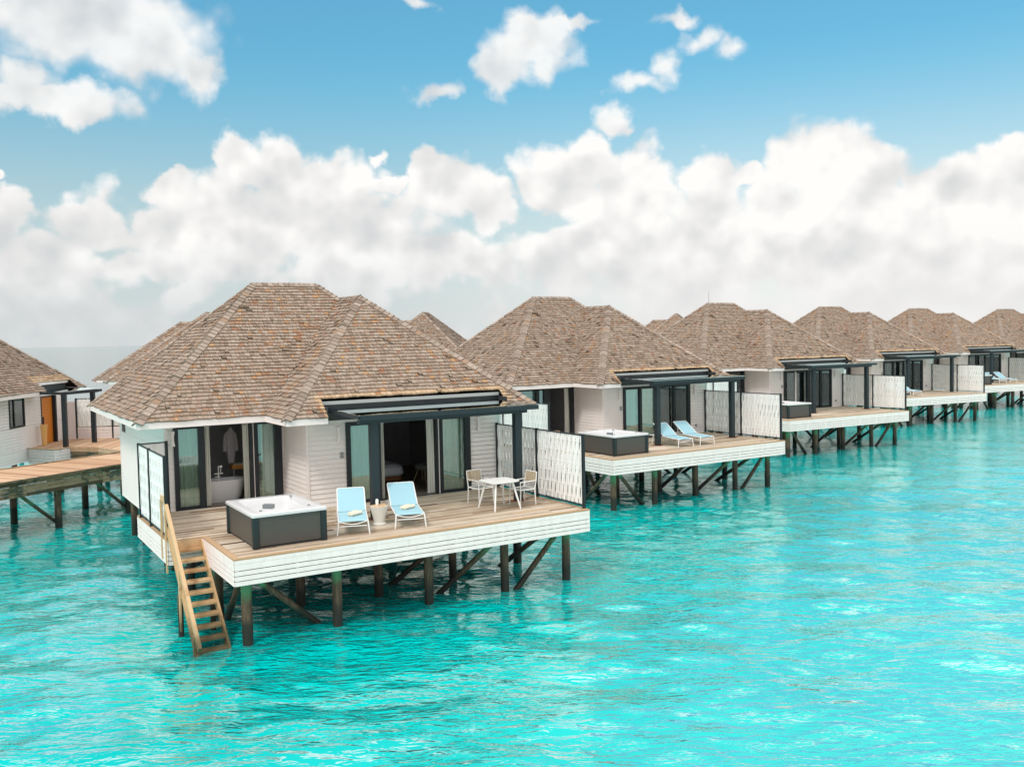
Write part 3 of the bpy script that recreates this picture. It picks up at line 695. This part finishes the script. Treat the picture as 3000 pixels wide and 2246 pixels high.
# ------------------------------------------------------------------ woven privacy screens
def screen(k, path, zt, label, z0=.10, gap=1.0, posts=True, first=True, tall=None):
    """path: local plan points; a woven panel on every leg, a post at every point"""
    X, Y, t = NEAR[k]; o0 = path[0]
    root = empty('privacy_screen', wpt(k, o0[0], o0[1], 0), t)
    tag(root, label, 'screen', 'woven white privacy screens on the villa decks')
    rnd = random.Random(k*7+int(o0[0]*3)+40)
    loc = [Vector((p[0]-o0[0], p[1]-o0[1], 0)) for p in path]
    for j, p in enumerate(loc):
        b = MB(); zb = -.62 if (tall and j in tall) else .005
        b.box(p.x-.035, p.x+.035, p.y-.035, p.y+.035, zb, zt+.03); b.build('post', M['dark'], root, bevel=.004)
    for a, b_ in zip(loc[:-1], loc[1:]):
        L = (b_-a).length; d = (b_-a)/L; n = Vector((-d.y, d.x, 0))
        for z in (z0-.02, zt): rl = MB(); rl.beam(a+d*.037+Vector((0,0,z)), b_-d*.037+Vector((0,0,z)), .035, .03); rl.build('rail', M['dark'], root)
        pn = MB(); sw = .094; ns = max(2, round((L-.09)/sw)); sw = (L-.09)/ns; H_ = zt-z0-.03; nz = 22
        for i in range(ns):
            x0 = .045+i*sw; ph = math.pi*i; tn = rnd.random(); prev = None; j2 = rnd.uniform(-.03, .03)
            tw = rnd.gauss(0, .004)
            for q in range(nz+1):
                z = z0+.01+H_*q/nz; c = math.cos(2*math.pi*(z-z0+j2)/.62+ph)
                gapR = .0008+gap*.0085*max(0, c)**7*rnd.uniform(.3, 1); gapL = .0008+gap*.0085*max(0, -c)**7*rnd.uniform(.3, 1)
                y = (.011 if gap > .5 else .004)*c+tw*gap
                l_ = a+d*(x0+gapL)+n*(y+.004)+Vector((0,0,z)); m_ = a+d*(x0+sw/2)+n*(y-.004)+Vector((0,0,z)); r_ = a+d*(x0+sw-gapR)+n*(y+.004)+Vector((0,0,z))
                if prev: pn.face([prev[0], prev[1], m_, l_], tn); pn.face([prev[1], prev[2], r_, m_], tn)
                prev = (l_, m_, r_)
        for q in range(6):
            z = z0+H_*(q+.5)/6; pn.beam(a+d*.04+Vector((0,0,z)), b_-d*.04+Vector((0,0,z)), .012, .014, t=.9)
        pn.build('woven_panel', M['bamboo'], root)
    return root
SL = ['right of the dining table on the nearest deck', 'right of the two loungers on the second deck', 'at the right end of the bare third deck', 'at the right end of the fourth deck', 'at the right end of the fifth deck, at the picture edge']
for k in range(5):
    screen(k, [(8.93,.16),(8.93,2.32),(8.93,4.46)], 1.88, 'tall white woven screen '+SL[k])
SL2 = ['small white woven screen with a return, left of the stairs of the nearest villa', 'white woven screen of the second villa, seen over the dining corner screen', 'white woven screen on the left of the third villa, behind the second deck screen', 'white woven screen on the left of the fourth villa, behind the third deck screen']
for k in range(4):
    screen(k, [(-.735,2.86),(-.735,4.73),(-.735,6.10),(-.05,6.14)], 1.88, SL2[k], tall=(0, 1, 2), gap=.25)

# ------------------------------------------------------------------ furniture
def at(o, k, u, v, rz, z=.006):
    p = wpt(k, u, v, z); o.location = p; o.rotation_euler = (0, 0, NEAR[k][2]+rz); return o
def rrect(w_, d_, r, z, n=6, cx=0, cy=0):
    out = []
    for qx, qy, a0 in ((1,1,0),(-1,1,90),(-1,-1,180),(1,-1,270)):
        for i in range(n+1):
            a = R(a0+90*i/n); out.append((cx+qx*(w_/2-r)+r*math.cos(a), cy+qy*(d_/2-r)+r*math.sin(a), z))
    return out
def hot_tub():
    o = empty('hot_tub'); w_, d_, h = 1.64, 2.18, .68
    b = MB(); b.box(-w_/2+.03, w_/2-.03, -d_/2+.03, d_/2-.03, .05, h); 
    b.f.pop(1); b.t.pop(1); b.build('side_panel', M['tubside'], o)
    for sx in (-1, 1):
        for sy in (-1, 1):
            c = MB(); cx, cy = sx*(w_/2-.065), sy*(d_/2-.065); c.loft([rrect(.15, .15, .045, z, 4, cx, cy) for z in (.012, h)], .5, True, True); c.build('corner_post', M['tubcorner'], o, smooth=True)
    b = MB(); b.box(-w_/2+.06, w_/2-.06, -d_/2+.06, d_/2-.06, 0, .05); b.build('base', M['black'], o)
    rim = MB()
    W2, D2 = w_+.03, d_+.03
    rim.loft([rrect(W2, D2, .05, h-.005, 6), rrect(W2+.01, D2+.01, .055, h+.025, 6), rrect(W2, D2, .05, h+.055, 6), rrect(W2-.05, D2-.05, .05, h+.07, 6), rrect(W2-.36, D2-.36, .18, h+.062, 6), rrect(W2-.42, D2-.42, .17, h+.03, 6),
              rrect(W2-.48, D2-.48, .17, h-.10, 6), rrect(W2-.56, D2-.60, .17, h-.24, 6), rrect(W2-.86, D2-1.0, .15, h-.27, 6), rrect(W2-.94, D2-1.1, .13, h-.52, 6)], .5, False, True)
    rm = rim.build('rim', M['acrylic'], o, smooth=True)
    b = MB(); b.beam((-.24,.08,h+.02), (-.06,-.08,h+.02), .13, .10)
    b.build('control_panel', M['grey'], rm, bevel=.004)
    for x, y in ((.55,-.7),(.6,.75),(-.55,-.75)):
        b = MB(); b.lathe([(.035,h+.064),(.035,h+.082),(.02,h+.088)], 12, x, y); b.build('knob', M['grey'], rm)
    return o
TUBL = ['dark sided hot tub with white rim beside the stairs of the nearest villa', 'dark sided hot tub left of the two loungers on the second deck', 'dark sided hot tub half hidden behind the second deck screen, on the third deck', 'dark sided hot tub hidden at the left end of the fourth deck', 'small hot tub corner visible on the fifth deck']
t0 = hot_tub()
tubs = [t0]+[copy_tree(t0) for _ in range(3)]
for o, k in zip(tubs, (0, 1, 2, 4)):
    at(o, k, 1.40, 1.70, 0); tag(o, TUBL[k], 'hot tub', 'hot tubs on the villa decks')

def lounger():
    o = empty('sun_lounger'); w_ = .66
    prof = [(-.93,.31),(-.80,.335),(-.55,.335),(-.25,.335),(.0,.35),(.06,.37),(.70,.79),(.75,.81)]
    sl = MB()
    for (y0,z0),(y1,z1) in zip(prof[:-1], prof[1:]):
        sl.face([(-w_/2+.02,y0,z0),(w_/2-.02,y0,z0),(w_/2-.02,y1,z1),(-w_/2+.02,y1,z1)]); sl.face([(-w_/2+.02,y0,z0-.006),(w_/2-.02,y0,z0-.006),(w_/2-.02,y1,z1-.006),(-w_/2+.02,y1,z1-.006)])
    s = sl.build('sling', M['sling'], o)
    sm = MB(); sm.box(-w_/2+.02, w_/2-.02, .022, .038, .358, .366); sm.build('seam', M['seatgrey'], s)
    f = MB()
    for sx in (-1, 1):
        x = sx*w_/2
        f.tube([(x,-.95,.31),(x,.04,.35),(x,1.0,.33)], .016); f.tube([(x-.004*sx,.06,.37),(x-.004*sx,.70,.79),(x-.02*sx,.76,.81)], .015)
    f.tube([(-w_/2+.02,.76,.81),(w_/2-.02,.76,.81)], .014); f.tube([(-w_/2,1.0,.33),(w_/2,1.0,.33)], .015)
    f.tube([(-w_/2+.02,-.94,.20),(w_/2-.02,-.94,.20)], .011)
    pts = [(-w_/2+2*(w_/2)*i/10, -.93, .315-.075*math.sin(math.pi*i/10)) for i in range(11)]
    f.tube(pts, .011); f.tube([(-w_/2,.45,.345),(-w_/2+.02,.45,.62)], .009); f.tube([(w_/2,.45,.345),(w_/2-.02,.45,.62)], .009)
    f.build('frame', M['frame'], o, smooth=True)
    for sx in (-1, 1):
        for y in (-.95, .72):
            l = MB(); l.cyl((sx*w_/2,y,.32), (sx*(w_/2+.035),y-(.03 if y < 0 else -.06),0), .019, .015, 8); l.build('leg', M['frame'], o, smooth=True)
    return o
L0 = lounger(); loungers = [L0]+[copy_tree(L0) for _ in range(7)]
LL = [(0,3.21,1.62,-20,'light blue lounger with towels beside the hot tub on the nearest deck'),(0,4.56,1.58,-17,'light blue lounger with towels in front of the nearest open bedroom door'),
 (1,4.55,1.95,-6,'light blue lounger nearer the hot tub on the second deck'),(1,5.66,1.95,-4,'light blue lounger farther from the hot tub on the second deck'),
 (3,2.6,1.85,-6,'light blue lounger on the fourth deck, nearer the third villa screen'),(3,3.6,1.85,-4,'light blue lounger on the fourth deck, farther from the third villa screen'),
 (4,4.0,1.95,-6,'light blue lounger on the fifth deck beside its hot tub'),(4,5.15,1.95,-4,'light blue lounger on the fifth deck, nearer the picture edge')]
for o, (k, u, v, rz, lb) in zip(loungers, LL): at(o, k, u, v, R(rz)); tag(o, lb, 'sun lounger', 'light blue sun loungers on the decks')
def towel(k, u, v, z, rz, lb, ln=.36):
    b = MB(); n = 18; rings = []
    for y in (-ln/2, -ln/2+.012, ln/2-.012, ln/2):
        e = .8 if abs(y) > ln/2-.005 else 1
        rings.append([(y, (.045*e+.002*(j % 3))*math.cos(2*math.pi*j/n), (.042*e)*math.sin(2*math.pi*j/n)) for j in range(n)])
    b.loft(rings, .5, True, True)
    o = b.build('rolled_towel', M['towel'], None, smooth=True); at(o, k, u, v, R(rz), z); tag(o, lb, 'towel', 'rolled towels on the loungers')
for i, (u, v, rz, w1, w2) in enumerate(((3.13,1.36,38,'lounger beside the hot tub','back'),(3.17,1.25,26,'lounger beside the hot tub','front'),(4.47,1.34,36,'lounger before the open bedroom door','back'),(4.52,1.23,24,'lounger before the open bedroom door','front'))):
    towel(0, u, v, .39, rz, 'cream rolled towel, the %s one of two on the %s' % (w2, w1))
# white tapered pot used as side table
def pot(k, u, v, lb, s=1):
    o = empty('planter_table'); at(o, k, u, v, 0); o.scale = (s, s, s)
    b = MB(); b.lathe([(.175,0),(.178,.018),(.165,.03),(.135,.045),(.13,.07),(.212,.425),(.214,.44),(.195,.44)], 28); b.build('pot', M['stone'], o, smooth=True)
    b = MB(); b.lathe([(.196,.425),(.196,.447)], 28); b.build('lid', M['topwood'], o)
    tag(o, lb, 'side table'); return o
pot(0, 3.86, 1.52, 'white tapered pot table with wooden lid between the two towelled loungers')
b = MB(); b.lathe([(.034,0),(.036,.02),(.036,.12),(.028,.135),(.028,.15)], 16); bt = b.build('small_canister', M['frame'], None, smooth=True); at(bt, 0, 3.84, 1.58, 0, .455); tag(bt, 'small white canister standing on the pot table between the loungers', 'canister')
pot(1, 1.45, 5.6, 'white tapered pot near the dark bathroom door of the second villa', 1.1)
# dining set
def table():
    o = empty('dining_table'); b = MB()
    b.loft([rrect(.80,.80,.16,.700,8), rrect(.86,.86,.18,.712,8), rrect(.86,.86,.18,.728,8)], .5, True, True); b.build('tabletop', M['frame'], o, smooth=True)
    for sx in (-1, 1):
        for sy in (-1, 1):
            l = MB(); l.cyl((sx*.25,sy*.25,.70), (sx*.385,sy*.42,0), .032, .020, 10); l.build('leg', M['frame'], o, smooth=True)
    return o
tb = table(); at(tb, 0, 7.21, 1.50, 0); tag(tb, 'square white dining table with rounded corners on the nearest deck', 'table')
def chair():
    o = empty('dining_armchair')   # faces -y
    b = MB(); b.box(-.21,.21,-.22,.22,.425,.437); b.build('seat', M['seatgrey'], o)
    f = MB()
    f.tube([(-.235,-.23,.43),(.235,-.23,.43),(.235,.23,.43),(-.235,.23,.43),(-.235,-.23,.43)], .015)
    for sx in (-1, 1):
        x = sx*.235
        f.tube([(x,.23,.43),(x,.27,.62),(x*.97,.31,.86)], .014); f.tube([(x,-.23,.43),(x*1.03,-.24,.635),(x*1.03,.28,.645)], .013)
    f.tube([(-.228,.31,.86),(.228,.31,.86)], .013)
    f.build('frame', M['frame'], o, smooth=True)
    bk = MB()
    for i in range(11):
        z = .60+i*.024; y = .265+(z-.62)*.17; bk.box(-.225,.225,y-.008,y+.008,z-.008,z+.008)
    for i in range(5):
        x = -.18+i*.09; bk.beam((x,.262,.585), (x,.308,.855), .020, .020, up=(0,1,0))
    bk.build('woven_backrest', M['wicker'], o)
    for sx in (-1, 1):
        for sy in (-1, 1):
            l = MB(); l.cyl((sx*.235,sy*.23,.43), (sx*.245,sy*.25,0), .017, .012, 8); l.build('leg', M['frame'], o, smooth=True)
    return o
c1 = chair(); c2 = copy_tree(c1)
at(c1, 0, 7.18, 2.42, R(8)); tag(c1, 'armchair behind the table, before the curtained glass door', 'chair', 'armchairs at the dining table')
at(c2, 0, 7.95, 1.55, R(-86)); tag(c2, 'armchair right of the table, against the woven screen', 'chair', 'armchairs at the dining table')
# rust marks under pergola feet (flat plates screwed to the boards)
for k in range(3):
    for u in (4.035, 8.19):
        b = MB(); 
        pts = [(u+(.20+.05*math.sin(3*a)+.03*math.sin(7*a+k))*1.5*math.cos(a), 2.15+(.17+.04*math.cos(4*a))*math.sin(a), .0065) for a in [2*math.pi*i/20 for i in range(20)]]
        b.face(pts); o = b.build('rust_stain', M['rust'], VR[k])
# bedroom
bed = empty('bed'); at(bed, 0, 5.98, 7.75, 0, .012)
b = MB(); b.loft([rrect(1.85,2.0,.1,.14), rrect(1.85,2.0,.1,.28)], .5, True, True); b.build('bed_base', M['bedwood'], bed)
b = MB(); b.loft([rrect(1.9,2.06,.18,.28), rrect(2.0,2.16,.2,.34), rrect(1.96,2.12,.24,.52), rrect(1.8,1.94,.3,.60), rrect(1.3,1.4,.3,.615)], .5, True, True); b.build('bedding', M['linen'], bed, smooth=True)
b = MB(); [b.cyl((x,y,0),(x,y,.15),.04,.04,8) for x in (-.8,.8) for y in (-.85,.85)]; b.build('bed_legs', M['bedwood'], bed)
tag(bed, 'bed with white bedding and brown base inside the open bedroom of the nearest villa', 'bed')
ch = empty('shell_chair'); at(ch, 0, 7.55, 6.6, R(30), .012)
b = MB(); b.loft([rrect(.40,.40,.12,.42), rrect(.46,.46,.15,.46), rrect(.48,.48,.16,.56)], .5, True); b.build('seat_shell', M['seatgrey'], ch, smooth=True)
for sx in (-1, 1):
    for sy in (-1, 1):
        b = MB(); b.cyl((sx*.12,sy*.12,.43), (sx*.24,sy*.24,0), .018, .012, 8); b.build('leg', M['topwood'], ch)
tag(ch, 'dark chair with pale wooden legs in the shadow of the nearest bedroom', 'chair')
# bathroom
bt = empty('bathtub'); at(bt, 0, 1.50, 7.20, 0, .012)
b = MB(); b.loft([rrect(1.05,.42,.2,0,8), rrect(1.25,.56,.27,.15,8), rrect(1.42,.68,.33,.50,8), rrect(1.48,.72,.35,.60,8), rrect(1.48,.72,.35,.615,8), rrect(1.36,.62,.3,.61,8), rrect(1.2,.5,.25,.35,8), rrect(1.0,.4,.2,.15,8)], .5, True, True); b.build('tub_shell', M['acrylic'], bt, smooth=True)
tag(bt, 'white freestanding bathtub in the open bathroom doorway of the nearest villa', 'bathtub')
tp = empty('tub_tap'); at(tp, 0, 1.45, 6.95, 0, .62)
b = MB(); b.tube([(0,0,0),(0,0,.42)], .012); b.tube([(-.12,0,.2),(.12,0,.2)], .012); b.tube([(-.1,0,.12),(.05,0,.12)], .010); b.tube([(.06,0,.2),(.06,0,.38)], .009); b.build('pipework', M['frame'], tp)
b = MB(); b.box(.03,.10,-.02,.02,.37,.42); b.build('handset', M['frame'], tp)
tag(tp, 'thin white tap with hand shower standing at the bathtub', 'tap')
rb = MB(); rings = []
for z, a, c in ((.88,.085,.05),(1.05,.10,.05),(1.3,.125,.06),(1.5,.135,.065),(1.68,.12,.06),(1.76,.085,.05),(1.86,.045,.035),(1.89,.02,.02)):
    rings.append([(a*math.cos(2*math.pi*j/20)*(1+.10*math.sin(5*j)), c*math.sin(2*math.pi*j/20)*(1+.2*math.sin(7*j)), z) for j in range(20)])
rb.loft(rings, .5, True, True)
for sx in (-1, 1): rb.loft([[(sx*(x+a*math.cos(2*math.pi*j/12)), .8*a*math.sin(2*math.pi*j/12), z) for j in range(12)] for x, z, a in ((.06,1.78,.04),(.13,1.70,.055),(.165,1.45,.05),(.17,1.22,.055),(.17,1.20,.01))], .5, True, True)
robe = rb.build('bathrobe', simple('grey_robe', (.42,.38,.40), .95), None, smooth=True); at(robe, 0, 2.0, 7.7, 0, .12); tag(robe, 'pale grey bathrobe hanging in the dark bathroom of the nearest villa', 'bathrobe')
rk = empty('towel_bench'); at(rk, 0, 2.38, 7.85, 0, .10)
b = MB(); b.box(-.36,.36,-.16,.16,.70,.82); b.build('bench_top', simple('orange_wood', (.55,.22,.04), .5), rk)
for i in range(6): b = MB(); b.box(-.3+i*.1,-.25+i*.1,-.165,.165,.822,.85); b.build('slat', M['towel'], rk)
for sx in (-1, 1): b = MB(); b.box(sx*.3-.015,sx*.3+.015,-.1,.1,0,.70); b.build('leg', M['chrome'], rk)
tag(rk, 'orange wooden bench with pale rolls under the hanging bathrobe', 'bench')

# ------------------------------------------------------------------ jetty
def jetty():
    jt = empty('jetty'); tag(jt, 'long wooden jetty on dark piles between the two rows of villas', 'jetty')
    d0 = Vector((.448,.894,0)); n0 = Vector((-.894,.448,0)); base = n0*29.8
    pts = [base+d0*8, base+d0*32]
    for k in range(1, 6): pts.append(wpt(k, 3.5, 21.0))
    pk = MB(); sd = MB(); pv = 0; hw = 1.6
    for a, b_ in zip(pts[:-1], pts[1:]):
        a = Vector(a); b_ = Vector(b_); L = (b_-a).length; d = (b_-a)/L; n = Vector((-d.y, d.x, 0)); x = 0
        while x < L:
            j = random.gauss(0, .004); p = a+d*x; q = a+d*min(x+.135, L+.1)
            c = [p-n*(hw+j), q-n*(hw+j), q+n*(hw-j), p+n*(hw-j)]
            i = len(pk.v); pk.v += [(r.x,r.y,-.035) for r in c]+[(r.x,r.y,random.gauss(0,.001)) for r in c]; t = min(1, max(0, random.gauss(.5,.25)))
            for f in ((3,2,1,0),(4,5,6,7),(0,1,5,4),(1,2,6,5),(2,3,7,6),(3,0,4,7)): pk.f.append(tuple(i+k for k in f)); pk.t.append(t)
            x += .142
        for s_ in (-1, 1):
            x = 0
            while x < L:
                x1 = min(x+3.0, L)
                for z0, z1 in ((-.16,-.04),(-.31,-.185),(-.43,-.325),(-.55,-.445)):
                    sd.beam(a+d*(x+.01)+n*s_*1.55+Vector((0,0,(z0+z1)/2)), a+d*(x1-.01)+n*s_*1.55+Vector((0,0,(z0+z1)/2)), .05, z1-z0)
                x += 3.0
            sd.beam(a+n*s_*1.63+Vector((0,0,.012)), b_+n*s_*1.63+Vector((0,0,.012)), .10, .05)
        x = 1.5 if L < 25 and a != pts[0] else 1.5
        x = 1.42
        while x < L:
            for s_ in (-1, 1):
                p = MB(); c = a+d*x+n*s_*(1.20); p.cyl((c.x,c.y,-3),(c.x,c.y,-.2),.125,.12,12); p.build('pile', M['pile'], jt, smooth=True)
            e = a+d*x+n*-1.12; e2 = a+d*(x-1.5)+n*-1.12
            p = MB(); p.cyl((e.x,e.y,-1.75),(e2.x,e2.y,-.45),.06,.06,8); p.build('brace', M['pile'], jt, smooth=True)
            x += 3.0
    pk.build('deck_planks', M['jetty'], jt); sd.build('side_board', M['jettyside'], jt)
jetty()
# porch and link walkway of the villa with the orange door, in that villa's local plan
f0 = FV[0]
def planks_poly(mb, poly, axis, z, pw=.14):
    lo = min(p[1-axis] for p in poly); hi = max(p[1-axis] for p in poly); t = lo
    q = [(p[axis], p[1-axis]) for p in poly]
    while t < hi-.02:
        sp = span(q, t+pw/2)
        if sp and sp[1]-sp[0] > .05:
            if axis == 0: mb.box(sp[0], sp[1], t, t+pw-.007, z-.03, z+random.gauss(0,.001), min(1, max(0, random.gauss(.5,.25))))
            else: mb.box(t, t+pw-.007, sp[0], sp[1], z-.03, z+random.gauss(0,.001), min(1, max(0, random.gauss(.5,.25))))
        t += pw
PORCH = [(4.9,13.75),(3.95,15.3),(4.82,15.55),(4.35,16.95),(2.9,18.45),(5.2,20.1),(7.2,18.6),(7.9,16.6),(9.4,15.4),(9.4,13.75)]
pm = MB(); planks_poly(pm, PORCH, 0, .02); porch = pm.build('entry_porch', M['jetty'], f0)
def lowside(m_, pts, mtl, name, bands):
    s_ = MB()
    for a, b_ in zip(pts[:-1], pts[1:]):
        for z0, z1 in bands: s_.beam((a[0],a[1],(z0+z1)/2), (b_[0],b_[1],(z0+z1)/2), .04, z1-z0)
    return s_.build(name, mtl, m_)
bnds = ((-.12,.0),(-.25,-.13),(-.38,-.262),(-.51,-.394),(-.64,-.526))
lowside(porch, [(4.9,13.75),(3.95,15.3),(4.82,15.55)], M['skirt'], 'porch_skirt', bnds)
lowside(porch, [(4.84,15.56),(4.37,16.95),(2.9,18.45)], M['jettyside'], 'walkway_side', ((-.30,-.17),(-.45,-.32)))
lowside(porch, [(4.84,15.56),(4.37,16.95),(2.9,18.45)], M['jetty'], 'walkway_curb', ((-.16,.05),))
eb = MB(); eb.beam((4.88,13.72,.035),(3.93,15.31,.035),.06,.03); eb.beam((3.93,15.31,.035),(4.82,15.56,.035),.06,.03); eb.build('edge_board', M['jetty'], porch)
ep = empty('entrance_pergola'); ep.parent = f0
for u, v in ((5.02,15.3),(6.75,15.85)):
    b = MB(); b.box(u-.09,u+.09,v-.09,v+.09,.02,2.30); b.build('post', M['dark'], ep)
b = MB(); b.beam((4.95,15.25,2.36),(7.0,15.95,2.36),.12,.12); b.beam((5.02,15.3,2.36),(5.02,13.8,2.42),.10,.10); b.beam((7.6,15.9,2.36),(7.6,13.8,2.42),.10,.10); b.beam((6.75,15.85,2.34),(7.6,15.9,2.36),.11,.11); b.build('beam', M['dark'], ep)
b = MB(); b.face([(4.95,15.25,2.44),(7.65,15.95,2.44),(7.65,13.75,2.52),(4.95,13.75,2.52)]); b.build('glass_panel', M['roofglass'], ep)
for p_ in ((3,0,4,17.9),(5.1,19.2,0,0),(7.1,18.2,0,0)): pass
for u, v in ((4.4,15.2),(4.5,16.8),(3.4,18.2),(6.8,17.6),(7.5,16)):
    b = MB(); b.cyl((u+.2,v,-3),(u+.2,v,-.1),.11,.11,12); b.build('porch_pile', M['pile'], porch, smooth=True)
# stand beside the orange door
X, Y, t = FAR[0]
def fpt(u, v, z=0):  # mirrored villa frame of the far row
    return Vector((X+u*math.cos(t)+v*math.sin(t), Y+u*math.sin(t)-v*math.cos(t), z))
us = empty('umbrella_stand', fpt(5.9,14.0,.03), t)
b = MB(); b.lathe([(.10,0),(.105,.02),(.10,.05),(.14,.78),(.17,.92),(.15,.92)], 20); b.build('body', M['amber'], us, smooth=True)
b = MB(); b.cyl((0,0,.3),(.02,.03,1.25),.022,.015,8); b.build('umbrella', M['dark'], us)
tag(us, 'tall amber umbrella stand left of the orange door', 'umbrella stand')
# screen on a low slatted wall beyond the orange door
sc0 = fpt(8.6, 14.3, 0)
sw_ = empty('slatted_wall', sc0, R(3))
b = MB()
for i in range(14): b.box(-.62, -.01, -.02, .03, .02+i*.128, .02+i*.128+.112)
b.build('tall_slats', M['skirt'], sw_)
b = MB()
for i in range(4): b.box(.0, 3.4, -.02, .02, .01+i*.135, .01+i*.135+.118)
b.build('low_slats', M['skirt'], sw_)
b = MB(); b.box(-.61, -.02, .031, .10, 0, 1.80); b.box(-.02, 3.38, .031, .06, 0, .54); b.build('backing', M['white'], sw_)
tag(sw_, 'white slatted wall right of the orange door, stepping down to the right', 'wall')
NEAR.append((sc0.x, sc0.y, R(3)))
screen(len(NEAR)-1, [(.03,0),(1.7,0),(3.36,0)], 1.92, 'white woven screen on the low slatted wall beyond the orange door', z0=.60)
NEAR.pop()

# ------------------------------------------------------------------ water: one sheet to the horizon, real waves near by
def axis(lo, hi, step, far_lo, far_hi, g):
    mid = list(np.arange(lo, hi, step)); up = []; s = step; x = mid[-1]
    while x < far_hi: s *= g; x += s; up.append(x)
    dn = []; s = step; x = mid[0]
    while x > far_lo: s *= g; x -= s; dn.append(x)
    return np.array(dn[::-1]+mid+up)
xs = axis(-15, 17, .10, -9000, 9000, 1.035); ys = axis(7.5, 34, .10, -150, 16000, 1.03)
gx, gy = np.meshgrid(xs, ys); cx = np.gradient(xs); cy = np.gradient(ys)
cell = np.maximum(cx[None, :], cy[:, None]*.8)
rs = np.random.RandomState(4); zz = np.zeros_like(gx)
NW = 90
for i in range(NW):
    lam = .55*math.exp(rs.rand()*math.log(5.0/.55)); th = R(262)+rs.normal(0, .62); k = 2*math.pi/lam
    st = .0095*(.75+.5*rs.rand())*(1.15 if lam < 2.5 else .8)
    wgt = np.clip((lam/cell-3.0)/3.0, 0, 1); ph = rs.rand()*6.28
    q = k*(gx*math.cos(th)+gy*math.sin(th))+ph+.8*np.sin(gx*.11*rs.rand()+gy*.13+ph)
    zz += st/k*wgt*(np.sin(q)+.22*np.sin(2*q+1.4))
zz += WATER
nx, ny = len(xs), len(ys); co = np.stack([gx, gy, zz], -1).reshape(-1, 3).astype(np.float32)
me = bpy.data.meshes.new('water'); me.vertices.add(nx*ny); me.vertices.foreach_set('co', co.ravel())
ii = (np.arange(ny-1)[:, None]*nx+np.arange(nx-1)[None, :]).ravel(); fq = np.stack([ii, ii+1, ii+nx+1, ii+nx], -1).astype(np.int32)
me.loops.add(fq.size); me.loops.foreach_set('vertex_index', fq.ravel()); me.polygons.add(len(fq)); me.polygons.foreach_set('loop_start', np.arange(0, fq.size, 4, dtype=np.int32)); me.polygons.foreach_set('loop_total', np.full(len(fq), 4, dtype=np.int32))
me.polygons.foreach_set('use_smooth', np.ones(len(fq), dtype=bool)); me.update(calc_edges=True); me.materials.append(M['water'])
wo_ = bpy.data.objects.new('water', me); COL.objects.link(wo_); wo_['kind'] = 'structure'
